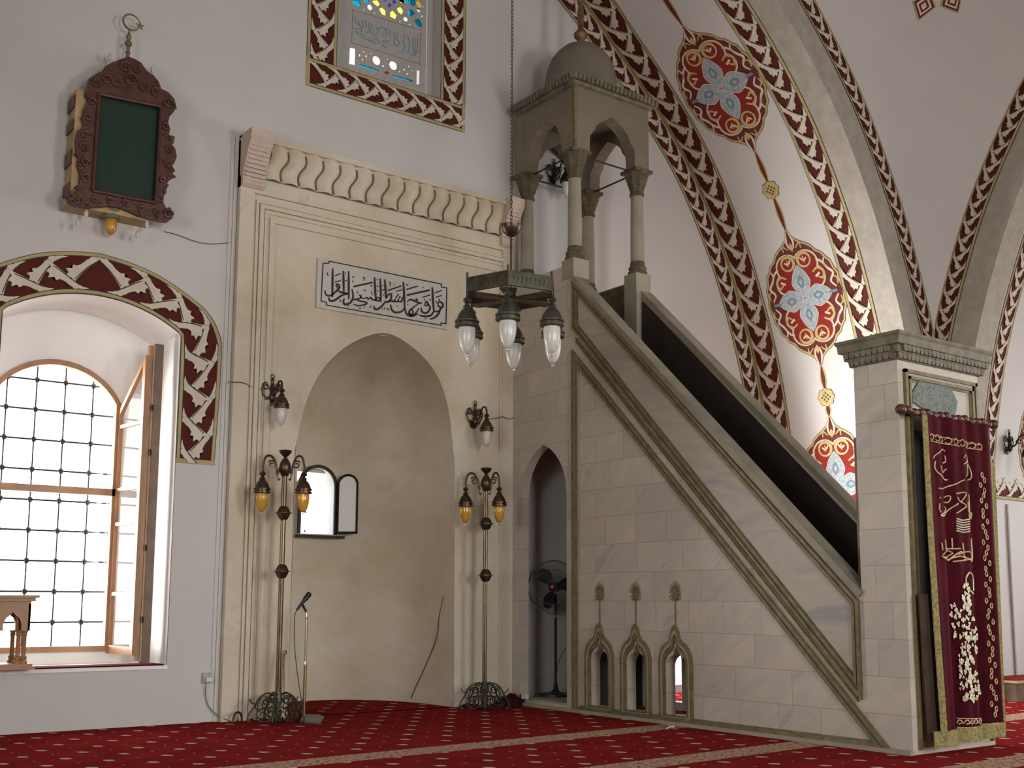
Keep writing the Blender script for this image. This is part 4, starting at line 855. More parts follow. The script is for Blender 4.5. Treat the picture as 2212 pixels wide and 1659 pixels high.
def patch(s0, s1, t0, t1, off, ns_, nt_, round_=0):
    g = G(); vs = []
    for i in range(nt_+1):
        for j in range(ns_+1): 
            s, t = s0+(s1-s0)*j/ns_, t0+(t1-t0)*i/nt_; p = cloth(s, t); p.y -= off
            vs.append(p)
    W_ = ns_+1
    g.add(vs+[v+Vector((0, .008, 0)) for v in vs], [(i*W_+j, i*W_+j+1, (i+1)*W_+j+1, (i+1)*W_+j) for i in range(nt_) for j in range(ns_)])
    m_ = len(vs); g.f += [[m_+i*W_+j, m_+i*W_+j+1, m_+(i+1)*W_+j+1, m_+(i+1)*W_+j] for i in range(nt_) for j in range(ns_)]; g.mi += [0]*(nt_*ns_)
    for i in range(nt_): g.f += [[i*W_, (i+1)*W_, m_+(i+1)*W_, m_+i*W_], [i*W_+ns_, m_+i*W_+ns_, m_+(i+1)*W_+ns_, (i+1)*W_+ns_]]; g.mi += [0, 0]
    for j in range(ns_): g.f += [[nt_*W_+j, nt_*W_+j+1, m_+nt_*W_+j+1, m_+nt_*W_+j]]; g.mi += [0]
    return g
patch(.0, 1, 0, 1, 0, 70, 60).build('velvet', 'velvet', cu, smooth=True)
patch(-.045, .0, 0.0, 1.0, .008, 4, 60).build('side_fringe', 'fringe', cu, smooth=True)
patch(.94, 1.05, 0.12, .99, .004, 5, 60).build('side_fringe', 'fringe', cu, smooth=True)
patch(-.10, 1.04, .955, 1.0, .010, 70, 4).build('bottom_fringe', 'fringe', cu, smooth=True)
patch(-.10, -.03, .55, .985, -.05, 6, 60).build('lining', 'lining', cu, smooth=True)
# embroidery follows the cloth: pixel sight line -> (s, t)
def st_of(px, py):
    p = onY(px, py, 5.27); best = None
    t = (TLc.z-p.z)/(TLc.z-BLc.z)
    for _ in range(3):
        a = TLc.lerp(BLc, t); b_ = TRc.lerp(BRc, t); s = (p.x-a.x)/(b_.x-a.x); q_ = a.lerp(b_, s); t += (q_.z-p.z)/(TLc.z-BLc.z)
    return s, t
def emb(g, P, r, ox, oy, sc_, k=4):
    c = catmull([(a, b_, 0) for a, b_ in P], k); out = []
    for q_ in c:
        s, t = st_of(ox+q_[0]/sc_, oy+q_[1]/sc_); s = min(.97, max(.02, s)); v = cloth(s, t); v.y -= .008; out.append(v)
    g.tube(out, r, 5)
g = G(); A_ = (1960, 860, 3.072)
for P in ([(165, 400), (180, 380), (240, 340), (262, 350)], [(262, 380), (265, 420), (245, 430)], [(180, 420), (175, 460), (200, 500), (260, 540), (275, 540)], [(215, 450), (235, 495), (270, 470)], [(360, 400), (375, 380), (395, 410), (360, 440)], [(395, 410), (425, 470), (430, 530), (400, 545)], [(400, 440), (390, 500), (370, 520)],
          [(200, 600), (240, 600), (300, 575), (360, 545)], [(310, 635), (370, 630), (340, 690), (315, 660)], [(340, 690), (370, 720), (310, 765)], [(245, 660), (285, 650), (280, 690), (250, 690)], [(250, 720), (265, 740), (210, 780), (250, 775), (290, 730), (320, 700)], [(205, 660), (212, 664)], [(205, 700), (204, 740), (215, 760)], [(395, 640), (400, 720), (385, 790)], [(400, 790), (430, 760), (425, 790), (400, 800)], [(380, 690), (385, 760)], [(385, 790), (430, 800)],
          [(215, 960), (220, 1010)], [(240, 940), (250, 1000)], [(295, 930), (298, 1000)], [(345, 960), (352, 1030)], [(405, 940), (415, 1070)], [(425, 930), (432, 1060), (400, 1085), (370, 1060)], [(220, 1040), (260, 1010), (300, 1030), (250, 1060), (215, 1050)], [(280, 1080), (330, 1020), (360, 1070), (300, 1085)], [(310, 1040), (380, 1020), (400, 1060), (350, 1080)], [(225, 1060), (270, 1075), (330, 1050), (400, 1080)], [(240, 1000), (330, 1000)]):
    emb(g, P, .0062, *A_)
# running scroll at the top edge and along the right side, border at the bottom
for k in range(9): 
    x = 140+k*40; y = 262+k*8; emb(g, [(x, y-10), (x+14, y-26), (x+30, y), (x+14, y+18), (x+4, y+4)], .005, *A_)
emb(g, [(135, 240), (490, 312)], .004, *A_); emb(g, [(135, 285), (490, 345)], .004, *A_)
B_ = (2040, 1400, 6.4)
for k in range(7):
    x = 165+k*45; y = 1010-k*4; emb(g, [(x, y+30), (x+20, y-20), (x+40, y+15), (x+15, y+40)], .0055, *B_)
emb(g, [(160, 970), (470, 960)], .004, *B_); emb(g, [(165, 1095), (480, 1080)], .004, *B_); emb(g, [(490, 1045), (620, 1035)], .004, *B_)
g.build('gold_embroidery', 'gold_thread', cu, smooth=True)
g = G()
for k in range(46):
    t = .17+.76*k/45; s = .80+.035*math.sin(k*2.3)
    c_ = cloth(s, t); c_.y -= .008; pts_ = []
    for i in range(7):
        a = i*1.0+k; pts_.append(Vector((c_.x+.018*math.cos(a), c_.y, c_.z+.022*math.sin(a))))
    g.tube(pts_, .0055, 5)
g.build('border_embroidery', 'gold_thread', cu, smooth=True)
g = G(); rnd = random.Random(3)
for (t0, t1, s0, s1, cnt) in ((.50, .60, .40, .50, 16), (.58, .70, .26, .52, 60), (.70, .88, .30, .54, 90)):
    for k in range(cnt):
        t = rnd.uniform(t0, t1); s = rnd.uniform(s0, s1) + .03*math.sin(t*30); c_ = cloth(s, t); c_.y -= .012; a = rnd.uniform(0, 6.28); r = rnd.uniform(.012, .026)
        for i in range(3):
            b_ = a+i*2.1; g.ball(c_+Vector((r*.6*math.cos(b_), 0, r*.6*math.sin(b_))), r*.55, seg=6, sy=.3)
for P in ([(380, 1155), (362, 1200), (372, 1260), (400, 1300)], [(385, 1160), (410, 1200), (405, 1280)]): emb(g, P, .007, *A_)
g.build('flower_embroidery', 'silver_thread', cu, smooth=True)
for zc, (a, b_) in ((0, ((305, 800), (390, 850))), ):
    g = G()
    for i in range(6): emb(g, [(a[0]+5, a[1]+i*16), (a[0]+40, a[1]+i*16+12), (b_[0], a[1]+i*16+4)], .006, *A_)
    g.build('round_motif', 'silver_thread', cu, smooth=True)
#PART4
# ================================================================ PAINTED MEDALLIONS on the arch underside
HL = [0]
for a, b_ in zip(HP, HP[1:]): HL.append(HL[-1]+math.hypot(b_[0]-a[0], b_[1]-a[1]))
def prof_at(s):
    s = max(0, min(HL[-1]-1e-6, s))
    for i in range(len(HL)-1):
        if HL[i+1] >= s: break
    t = (s-HL[i])/(HL[i+1]-HL[i]); a, b_ = HP[i], HP[i+1]; tx, tz = b_[0]-a[0], b_[1]-a[1]; l = math.hypot(tx, tz)
    return a[0]+tx*t, a[1]+tz*t, -tz/l, tx/l       # position and inward normal
def s_of_z(z):
    for i in range(len(HP)-1):
        if HP[i][1] <= z <= HP[i+1][1]: return HL[i]+(HL[i+1]-HL[i])*(z-HP[i][1])/max(1e-9, HP[i+1][1]-HP[i][1])
    return 0
def smap(s0, c0):        # on the great arch: p to the left in the picture = deeper y
    def f(p, q_, h):
        x, z, nx, nz = prof_at(s0+q_); return (x+nx*h, c0-p, z+nz*h)
    return f
def smap2(s0, c0):
    def f(p, q_, h):
        x, z, nx, nz = prof_at(s0+q_); return (c0+p, x+DY+nx*h, z+nz*h)
    return f
def circ(cx, cy, r, n=20, a0=0, a1=2*PI): return [(cx+r*math.cos(a0+(a1-a0)*i/n), cy+r*math.sin(a0+(a1-a0)*i/n)) for i in range(n)]
MMATS = ['med_brown', 'med_gold', 'med_red', 'med_pink', 'med_blue', 'med_slate', 'line']
def medallion(f0, stem_up=.78, stem_dn=.78, knots=(1, -1)):
    f = lambda p, q_, h: f0(p*1.08, q_, h); g = G()
    def fill(P, h, mi):
        V, F = slices(P); g.add([f(a, b_, h) for a, b_ in V], F, mi)
    def rib(P, w, h, mi, k=5):
        c = catmull([(a, b_, 0) for a, b_ in P], k) if len(P) > 2 else [Vector((*p, 0)) for p in P]; n = len(c); L = []; R_ = []
        for i, p in enumerate(c):
            a = c[max(0, i-1)]; b_ = c[min(n-1, i+1)]; t = (b_-a).normalized(); nn = Vector((-t.y, t.x, 0))*(w/2*(1 if n < 3 else (.5+.5*math.sin(PI*(i+.5)/n)))); L.append(p+nn); R_.append(p-nn)
        g.add([f(p.x, p.y, h) for p in L]+[f(p.x, p.y, h) for p in R_], [(i, i+1, n+i+1, n+i) for i in range(n-1)], mi)
    hf = [(0, 1.0), (.035, .92), (.075, .84), (.15, .78), (.22, .74), (.29, .685), (.335, .61), (.41, .56), (.455, .48), (.51, .42), (.535, .31), (.575, .24), (.58, .12), (.605, 0)]
    half = hf+[(a, -b_) for a, b_ in hf[::-1][1:]]; out = half+[(-a, b_) for a, b_ in half[::-1][1:-1]]
    sc = lambda P, k: [(a*k, b_*k) for a, b_ in P]
    def shrink(d): return [(a*(1-d/.6), b_*(1-d/.75)) for a, b_ in out]
    fill(out, .003, 6); fill(shrink(.008), .0035, 1); fill(shrink(.032), .004, 6); fill(shrink(.038), .0045, 0)
    # lobed red field
    lob = [(.14, .46, .165), (.22, .25, .14)]
    for grow, h, mi in ((.028, .0052, 3), (.012, .0056, 1), (0, .006, 2)):
        for sx in (1, -1):
            for sy in (1, -1):
                for i_, (cx, cy, r) in enumerate(lob): fill(circ(sx*cx, sy*cy, r+grow), h+.0001*i_, mi)
        fill([(-.16, -.42), (.16, -.42), (.16, .42), (-.16, .42)], h+.0002, mi)
    for sx in (1, -1):
        for sy in (1, -1):
            cx, cy = sx*.125, sy*.52
            fill(circ(cx, cy, .118), .0070, 6); fill(circ(cx, cy, .113), .0072, 1); fill(circ(cx+sx*.008, cy-sy*.008, .078), .0076, 2)
            rib([(cx-sx*.05, cy+sy*.04), (cx, cy-sy*.01), (cx+sx*.05, cy+sy*.02)], .03, .0080, 3); rib([(cx, cy-.04), (cx, cy+.05)], .018, .0082, 1)
            cx, cy = sx*.29, sy*.27
            rib([(cx-sx*.08, cy+sy*.05), (cx, cy+sy*.09), (cx+sx*.08, cy+sy*.03), (cx+sx*.05, cy-sy*.06), (cx-sx*.02, cy-sy*.02)], .035, .0072, 1)
            rib([(cx-sx*.05, cy-sy*.02), (cx+sx*.02, cy+sy*.02)], .03, .0075, 3)
            # pale scrolls on the dark border
            rib([(sx*.50, sy*.05), (sx*.44, sy*.14), (sx*.50, sy*.24), (sx*.44, sy*.32), (sx*.40, sy*.40), (sx*.42, sy*.47)], .034, .0064, 3)
            rib([(sx*.44, sy*.33), (sx*.36, sy*.44), (sx*.30, sy*.47)], .03, .0064, 3)
            rib([(sx*.53, sy*.08), (sx*.54, sy*.16), (sx*.49, sy*.20)], .025, .0064, 1)
            rib([(sx*.02, sy*.93), (sx*.05, sy*.80), (sx*.03, sy*.70)], .028, .0064, 3); rib([(sx*.06, sy*.70), (sx*.13, sy*.76), (sx*.14, sy*.68)], .022, .0064, 1)
    for sy in (1, -1): fill([(0, sy*.66), (.04, sy*.72), (0, sy*.79), (-.04, sy*.72)], .0068, 1)
    # four petals
    def petal(L_, W_, side):
        P = [(0, .02), (W_*.55, .08*L_/.45), (W_, .20*L_/.45), (W_*.93, .27*L_/.45), (W_*.55, .37*L_/.45), (0, L_)]
        P = [(p[0], p[1]) for p in catmull([(a, b_, 0) for a, b_ in P], 4)]; P = P+[(-a, b_) for a, b_ in P[::-1][1:-1]]
        for k, h, mi in ((1.13, .0090, 3), (1.04, .0094, 5), (1.0, .0097, 4), (.42, .0100, 5), (.2, .0103, 4)):
            c = .5*L_ if k < .6 else .48*L_
            Q = [((a)*k, c+(b_-c)*(k if k < .6 else 1+(k-1)*.5)) for a, b_ in P]
            if side == 'u': Q = Q
            elif side == 'd': Q = [(a, -b_) for a, b_ in Q]
            elif side == 'r': Q = [(b_, a) for a, b_ in Q]
            else: Q = [(-b_, a) for a, b_ in Q]
            fill(Q, h+(.0005 if side in 'lr' else 0), mi)
    petal(.46, .125, 'u'); petal(.46, .125, 'd'); petal(.42, .135, 'r'); petal(.42, .135, 'l')
    for sx in (1, -1): rib([(sx*.38, 0), (sx*.50, 0)], .04, .0102, 5)
    # stems and knots
    for sy, ln_ in ((1, stem_up), (-1, stem_dn)):
        if not ln_: continue
        a = .97; e = ln_
        P = []
        for w, h, mi in ((.050, .003, 1), (.030, .004, 0)):
            Q = [(w*(.25+.75*math.sin(PI*i/10)), sy*(a+(e-a)*i/10)) for i in range(11)]; fill(Q+[(-x, y) for x, y in Q[::-1]], h, mi)
        if sy in knots:
            kc = sy*(e+.10)
            K = [(.105*(1+.22*abs(math.cos(4*t)))*math.cos(t), kc+.105*(1+.22*abs(math.cos(4*t)))*math.sin(t)) for t in [2*PI*i/48 for i in range(48)]]
            fill([(x*1.06, kc+(y-kc)*1.06) for x, y in K], .005, 6); fill(K, .006, 1)
            for i in range(-2, 3):
                for j in range(-2, 3):
                    if (i+j) % 2 == 0 and abs(i)+abs(j) < 4: fill(circ(i*.030, kc+j*.030, .015, 6), .0065, 6)
    return g
k1, k2 = s_of_z(6.763), s_of_z(4.012)
for z0, up_, dn_, kn in ((7.96, 1.6, s_of_z(7.96)-k1-.10, (-1,)), (5.36, k1-s_of_z(5.36)-.10, s_of_z(5.36)-k2-.10, (-1,)), (2.80, k2-s_of_z(2.80)-.10, 1.3, ())):
    struct(medallion(smap(s_of_z(z0), 9.70), up_, dn_, kn).build('trim_7', MMATS, recalc=False), 'painted medallion with a pale blue four petal flower on the arch underside')
struct(medallion(smap2(s_of_z(3.45), 15.0), 1.3, 0, ()).build('trim_7', MMATS, recalc=False), 'painted medallion on the side arch')
# star at the top of the corner vault
from mathutils.bvhtree import BVHTree
bv = BVHTree.FromPolygons([p for r in prows for p in r], [(i*15+j, i*15+j+1, (i+1)*15+j+1, (i+1)*15+j) for i in range(45) for j in range(14)])
hit = bv.ray_cast(CAMP, ray(2024, -70)); sc_, sn = hit[0], hit[1]
if sn.dot(CAMP-sc_) < 0: sn = -sn
h2 = bv.ray_cast(CAMP, ray(1985, 45))[0]; SR = (h2-sc_).length
ex = Vector((0, 0, 1)).cross(sn).normalized(); ey = sn.cross(ex)
g = G(); a_ = math.atan2((h2-sc_).dot(ey), (h2-sc_).dot(ex))
def sfill(P, h, mi):
    V = []
    for r, t in P:
        d = ex*math.cos(t)*r*SR+ey*math.sin(t)*r*SR; p = sc_+d; hh = bv.ray_cast(CAMP, (p-CAMP).normalized()); q_ = hh[0] if hh[0] else p; V.append(q_+sn*h)
    g.add(V, [tuple(range(len(V)))], mi)
for k in range(8):
    t = a_+k*PI/4
    for (s_, h, mi) in ((1, .012, 1), (.88, .014, 0), (.66, .016, 3), (.46, .018, 0), (.26, .020, 3)):
        c = .72; sfill([(c+(1.0-c)*s_, t), (.72, t+.34*s_), (c-(c-.42)*s_, t), (.72, t-.34*s_)], h, mi)
sfill([(.45, i*PI/8) for i in range(16)], .012, 1); sfill([(.40, i*PI/8) for i in range(16)], .014, 0)
struct(g.build('trim_8', MMATS, recalc=False), 'painted star rosette on the corner vault')

# ================================================================ LAMPS
CAPP = [(.007, 0), (.012, -.015), (.026, -.025), (.033, -.038), (.026, -.052), (.013, -.060), (.017, -.070), (.028, -.080), (.032, -.090), (.027, -.098), (.042, -.112), (.058, -.135), (.069, -.160), (.074, -.180), (.087, -.186), (.087, -.198), (.073, -.201), (.073, -.209), (.086, -.214), (.086, -.230), (.064, -.238)]
def head(parent, p, glass, s=1.0, metal='bronze'):
    x, y, z = p
    c = G().lathe([(r*s, z+h*s) for r, h in CAPP], (x, y, 0), 20).build('lamp_cap', metal, parent, smooth=True)
    G().lathe([(.002, z-.232*s), (.058*s, z-.236*s), (.061*s, z-.27*s), (.058*s, z-.32*s), (.047*s, z-.37*s), (.030*s, z-.405*s), (.012*s, z-.42*s), (.001, z-.422*s)], (x, y, 0), 20).build('glass_shade', glass, c, smooth=True)
    g = G(); g.ball((x, y, z-.434*s), .013*s, seg=8); g.build('glass_tip', 'clear', c, smooth=True)
    return c
def copytree(o, delta, parent=None):
    c = o.copy(); COL.objects.link(c)
    if parent is not None: c.parent = parent
    else: c.location = Vector(o.location)+delta
    for ch in [k for k in bpy.data.objects if k.parent == o]: copytree(ch, delta, c)
    return c
def spiral(c, r, t0, turns, ax, ay, n=16):
    c, ax, ay = Vector(c), Vector(ax), Vector(ay); return [c+(ax*math.cos(t0+turns*2*PI*i/n)+ay*math.sin(t0+turns*2*PI*i/n))*r*(1-.75*i/n) for i in range(n+1)]
def sconce(x, y, z, label, glass='opal', metal='bronze'):
    t = thing('wall_sconce', label, 'wall lamp', (x, y, z), 'bronze wall sconces')
    g = G().lathe([(.004, -.02), (.045, -.018), (.052, -.005), (.052, .0)], (x, y-.0, z-.06), 18, axis=(0, 1, 0)); g.lathe([(.01, -.11), (.028, -.09), (.034, -.06), (.03, -.02), (.022, .0), (.034, .03), (.02, .07), (.012, .12), (.02, .135), (.006, .155)], (x, y-.045, z+.03), 12)
    g.build('backplate', metal, t, smooth=True)
    g = G()
    for s in (1, -1):
        g.tube(spiral((x+s*.065, y-.035, z+.09), .042, PI/2, s*-1.2, (1, 0, 0), (0, 0, 1)), .008, 6)
        g.tube([(x+s*.03, y-.03, z-.03), (x+s*.09, y-.03, z-.01), (x+s*.115, y-.03, z+.06), (x+s*.075, y-.03, z+.13), (x+s*.05, y-.03, z+.12)], .008, 6)
        g.tube([(x+s*.02, y-.03, z-.03), (x+s*.06, y-.03, z-.05), (x+s*.08, y-.03, z-.03)], .008, 6)
    g.tube([(x+.018*math.cos(a), y-.045, z+.20+.02*math.sin(a)) for a in [i*PI/5 for i in range(10)]], .006, 6, closed=True)
    g.build('scrollwork', metal, t, smooth=True)
    g = G(); A = catmull([(x, y-.04, z-.02), (x, y-.12, z-.0), (x, y-.16, z+.07), (x, y-.20, z+.12), (x, y-.26, z+.11), (x, y-.28, z+.045)], 5); g.tube(A, .011, 8)
    g.tube(spiral((x, y-.17, z+.035), .04, 0, 1.2, (0, 1, 0), (0, 0, 1)), .007, 6)
    g.build('arm', metal, t, smooth=True)
    head(t, (x, y-.28, z+.05), glass, .95, metal); return t
p = onY(584, 863, FY); sconce(p.x, FY-.0, p.z+.04, 'bronze scroll wall lamp with white glass left of the niche arch')
p = onY(1022, 914, FY); sconce(p.x, FY, p.z+.04, 'bronze scroll wall lamp with white glass right of the niche arch')
p = onY(1193, 384, WY); sconce(p.x, WY, p.z+.02, 'dark scroll wall lamp seen through the pulpit canopy', metal='iron')
yb2 = xat(HP, 3.28)+DY; sconce(14.07, yb2-.01, 3.27, 'dark scroll wall lamp on the far right pier at the picture edge', metal='iron')

def floor_lamp(x, y, label, arms):
    t = thing('floor_lamp', label, 'floor lamp', (x, y, 0), 'bronze floor candelabra beside the prayer niche')
    bs = G().lathe([(.03, .0), (.06, .02), (.03, .05), (.045, .10), (.03, .16), (.05, .22), (.035, .27), (.028, .31)], (x, y, 0), 16).build('base', 'bronze_green', t, smooth=True)
    for k in range(5):
        a = 2*PI*k/5+.35; d = Vector((math.cos(a), math.sin(a), 0))*1.22; up = Vector((0, 0, 1)); o = Vector((x, y, 0)); g = G()
        g.tube(catmull([o+d*.03+up*.27, o+d*.09+up*.285, o+d*.15+up*.24, o+d*.18+up*.17, o+d*.225+up*.09, o+d*.235+up*.03, o+d*.21+up*.012], 4), .009, 6)
        g.tube(spiral(o+d*.095+up*.21, .05, .3, 1.3, d, up), .007, 6); g.tube(spiral(o+d*.12+up*.08, .06, 2.2, -1.4, d, up), .008, 6)
        g.tube(catmull([o+d*.04+up*.15, o+d*.08+up*.13, o+d*.11+up*.15], 4), .007, 6); g.tube(catmull([o+d*.17+up*.18, o+d*.21+up*.20, o+d*.225+up*.235], 4), .006, 6)
        g.tube(catmull([o+d*.05+up*.05, o+d*.08+up*.015, o+d*.14+up*.02, o+d*.18+up*.06], 4), .007, 6); g.ball(o+d*.21+up*.014, .014, seg=8)
        for w in (1, -1):
            sd = d.cross(up)*w; g.tube(catmull([o+d*.14+up*.24, o+d*.16+sd*.04+up*.20, o+d*.17+sd*.05+up*.14, o+d*.15+sd*.03+up*.12], 4), .006, 5)
        g.build('foot', 'bronze_green', t, smooth=True)
    def pole(z0, z1):
        g = G()
        for k in range(3):
            a = 2*PI*k/3+.4; g.tube([(x+.014*math.cos(a), y+.014*math.sin(a), z0), (x+.014*math.cos(a), y+.014*math.sin(a), z1)], .0145, 10)
        g.build('pole', 'copper', t, smooth=True)
    pole(.28, 1.44); pole(1.52, 2.03); pole(2.10, 2.46)
    for z in (1.48, 2.065): G().lathe([(.018, z-.075), (.045, z-.06), (.066, z-.02), (.070, z-.006), (.088, z-.003), (.088, z+.003), (.070, z+.006), (.066, z+.02), (.045, z+.06), (.018, z+.075)], (x, y, 0), 8).build('knob', 'bronze', t)
    G().lathe([(.02, 2.43), (.04, 2.45), (.055, 2.50), (.060, 2.53), (.052, 2.57), (.03, 2.61), (.014, 2.63), (.03, 2.645), (.058, 2.675), (.066, 2.70), (.05, 2.705)], (x, y, 0), 16).build('collar', 'bronze', t, smooth=True)
    for dx, dy in arms:
        d = Vector((dx, dy, 0)); L_ = d.length; d.normalize(); up = Vector((0, 0, 1)); o = Vector((x, y, 2.50)); g = G()
        g.tube(catmull([o+d*.05+up*.02, o+d*L_*.35+up*-.04, o+d*L_*.42+up*.06, o+d*L_*.62+up*.135, o+d*L_*.88+up*.125, o+d*L_+up*.03, o+d*L_+up*-.02], 5), .0115, 8)
        g.tube(spiral(o+d*L_*.60+up*.05, .045, .6, 1.3, d, up), .008, 6); g.tube(catmull([o+d*L_*.36+up*-.03, o+d*L_*.30+up*-.10, o+d*L_*.22+up*-.09], 4), .008, 6)
        am = g.build('arm', 'bronze', t, smooth=True); head(am, tuple(o+d*L_+up*-.01), 'amber', 1.0)
    return t
floor_lamp(4.815, 10.42, 'tall bronze floor lamp with two amber glass shades left of the prayer niche', ((-.215, .055), (.14, -.15)))
floor_lamp(7.29, 10.40, 'tall bronze floor lamp with two amber glass shades beside the pulpit', ((-.20, .12), (.07, -.16)))

# chandelier
ch = thing('chandelier', 'hexagonal bronze chandelier with six white glass lamps hanging on a long chain', 'chandelier', (5.575, 7.6, 3.85))
cxx, cyy, RZ, RR = 5.575, 7.6, 3.80, .415
ang0 = math.atan2(-cyy, -cxx)-.06
V6 = [Vector((cxx+RR*math.cos(ang0+k*PI/3), cyy+RR*math.sin(ang0+k*PI/3), RZ)) for k in range(6)]
g = G()
for k in range(6):
    a, b_ = V6[k], V6[(k+1) % 6]; m_ = (a+b_)/2; d = (b_-a)/2; nn = Vector((d.y, -d.x, 0)).normalized()
    g.obox(m_+Vector((0, 0, .06)), d, nn*.006, Vector((0, 0, .055)))
    g.obox(m_+Vector((0, 0, .118)), d, nn*.011, Vector((0, 0, .006))); g.obox(m_+Vector((0, 0, .002)), d, nn*.011, Vector((0, 0, .006)))
    for j in range(9):
        c_ = a.lerp(b_, (j+1)/10)+nn*.009+Vector((0, 0, .06)); g.tube([c_+Vector((0, 0, -.03)), c_+d.normalized()*.012+Vector((0, 0, 0)), c_+Vector((0, 0, .03))], .003, 4)
g.build('ring', 'bronze_green', ch)
for k in range(6):
    v = V6[k]; o = Vector((cxx, cyy, RZ-.02)); 
    G().tube([v+Vector((0, 0, -.03)), v+Vector((0, 0, .17))], .010, 6).build('pin', 'bronze', ch)
    d = (v-o); d.z = 0; s_ = d.cross(Vector((0, 0, 1))).normalized(); L_ = d.length; d.normalize()
    g = G().add([tuple(o+d*.03+s_*.03), tuple(o+d*L_*.9+s_*.075), tuple(o+d*L_), tuple(o+d*L_*.9-s_*.075), tuple(o+d*.03-s_*.03)]+[tuple(Vector(q_)+Vector((0, 0, .008))) for q_ in (o+d*.03+s_*.03, o+d*L_*.9+s_*.075, o+d*L_, o+d*L_*.9-s_*.075, o+d*.03-s_*.03)], [(0, 1, 2, 3, 4), (9, 8, 7, 6, 5)]+[(i, 5+i, 5+(i+1) % 5, (i+1) % 5) for i in range(5)])
    g.build('spoke_plate', 'bronze', ch)
    head(ch, (v.x, v.y, RZ-.03), 'opal', 1.2, 'bronze_green')
G().lathe([(.01, RZ-.07), (.05, RZ-.05), (.07, RZ-.02), (.05, RZ+.02), (.02, RZ+.03)], (cxx, cyy, 0), 16).build('hub', 'bronze_green', ch, smooth=True)
G().tube([(cxx, cyy, RZ), (cxx, cyy, 4.40)], .009, 8).build('rod', 'bronze', ch)
G().lathe([(.012, 4.345), (.045, 4.36), (.078, 4.40), (.09, 4.44), (.092, 4.452), (.07, 4.455), (.02, 4.46)], (cxx, cyy, 0), 24).build('chain_bowl', 'bronze', ch, smooth=True)
g = G(); z = 4.47; k = 0
while z < 9.9:
    R3 = .017 if z < 7.2 else .03
    ax = Vector((1, 0, 0)) if k % 2 else Vector((0, 1, 0))
    g.tube([Vector((cxx, cyy, z+R3*1.2))+ax*(R3*.62*math.cos(t))+Vector((0, 0, R3*1.35*math.sin(t))) for t in [i*PI/4 for i in range(8)]], .0032, 4, closed=True); z += R3*2.05; k += 1
g.tube([(cxx, cyy, 9.9), (cxx, cyy, 12.4)], .006, 5)
g.build('chain', 'bronze', ch)

# ================================================================ CARVED GLAZED CABINET on the wall
cab = thing('wall_cabinet', 'carved dark wood wall case with green panel and crescent finial', 'cabinet', (3.1, WY, 5.5))
CY0 = WY-.26
def zc(x, y, Y=CY0): p = onY(100+x/2.9625, y/2.9625, Y); return (p.x, p.z)
OUT = [(245, 610), (252, 560), (268, 510), (310, 480), (350, 465), (372, 430), (420, 405), (455, 400), (480, 385), (520, 372), (560, 385), (600, 410), (635, 460), (680, 490), (712, 530), (728, 575), (775, 598), (812, 640), (824, 690), (805, 728), (782, 750), (772, 790), (786, 830), (778, 868), (792, 888), (816, 886), (806, 912), (790, 918), (818, 960), (828, 1010), (812, 1050), (798, 1070), (818, 1098), (800, 1118), (824, 1138), (790, 1150), (765, 1180), (778, 1188), (758, 1220), (762, 1240), (745, 1260), (742, 1300), (758, 1335), (785, 1338), (806, 1365), (800, 1402), (770, 1425), (720, 1422), (600, 1388), (540, 1362), (480, 1338), (400, 1322), (330, 1328), (250, 1335), (180, 1325), (140, 1300), (118, 1262), (130, 1228), (160, 1222), (190, 1228), (205, 1180), (210, 1110), (192, 1060), (200, 1010), (176, 990), (190, 975), (182, 900), (196, 850), (232, 810), (222, 760), (236, 700), (262, 650)]
GLS = [(330, 612), (725, 692), (690, 1305), (288, 1228)]
fr_ = plate([zc(*p) for p in OUT], [[zc(*p) for p in GLS]], XZ, CY0-.035, CY0+.02).build('carved_frame', 'wood_dark', cab)
g = G()
gl = [Vector((zc(*p)[0], CY0-.045, zc(*p)[1])) for p in GLS]
for i in range(4): g.tube([gl[i], gl[(i+1) % 4]], .018, 8)
g.build('glass_bead', 'wood_dark', fr_, smooth=True)
g = G(); rnd = random.Random(5)
def sp2(x, y, r, t0, tn): g.tube(spiral((zc(x, y)[0], CY0-.04, zc(x, y)[1]), r, t0, tn, (1, 0, 0), (0, 0, 1)), .013, 6)
for x, y, r, t0, tn in ((530, 520, .065, 0, 1.4), (450, 540, .05, 2, 1.2), (610, 560, .05, 1, -1.2), (380, 520, .045, 0, 1.3), (320, 545, .04, 2, 1.2), (690, 600, .045, 1, 1.2), (770, 670, .05, 0, 1.4), (755, 820, .035, 1, 1.2), (775, 960, .04, 1, -1.3), (770, 1060, .04, 2, 1.3), (735, 1160, .03, 0, 1.2), (720, 1280, .035, 1, 1.2), (770, 1375, .045, 0, 1.4), (700, 1372, .035, 2, 1.2), (600, 1345, .03, 1, 1.2), (500, 1308, .03, 2, 1.2), (400, 1290, .03, 1, 1.2), (300, 1288, .03, 0, 1.2), (200, 1280, .05, 2, 1.4), (150, 1268, .035, 0, 1.2), (245, 1150, .04, 1, 1.2), (240, 1050, .04, 0, 1.2), (235, 950, .04, 2, 1.3), (240, 870, .035, 0, 1.2), (262, 760, .035, 1, 1.2), (285, 660, .035, 0, 1.2), (500, 440, .05, 1, 1.3), (570, 450, .04, 1, -1.3)): sp2(x, y, r*1.15, t0, tn)
for k in range(60):
    i = rnd.randrange(len(OUT)); a = OUT[i]; t = rnd.uniform(.04, .16); x, y = a[0]+(510-a[0])*t*.6, a[1]+(930-a[1])*t*.35; q_ = zc(x, y); g.ball((q_[0], CY0-.035, q_[1]), rnd.uniform(.012, .025), seg=6, sy=.6)
g.build('carving', 'wood_dark', fr_, smooth=True)
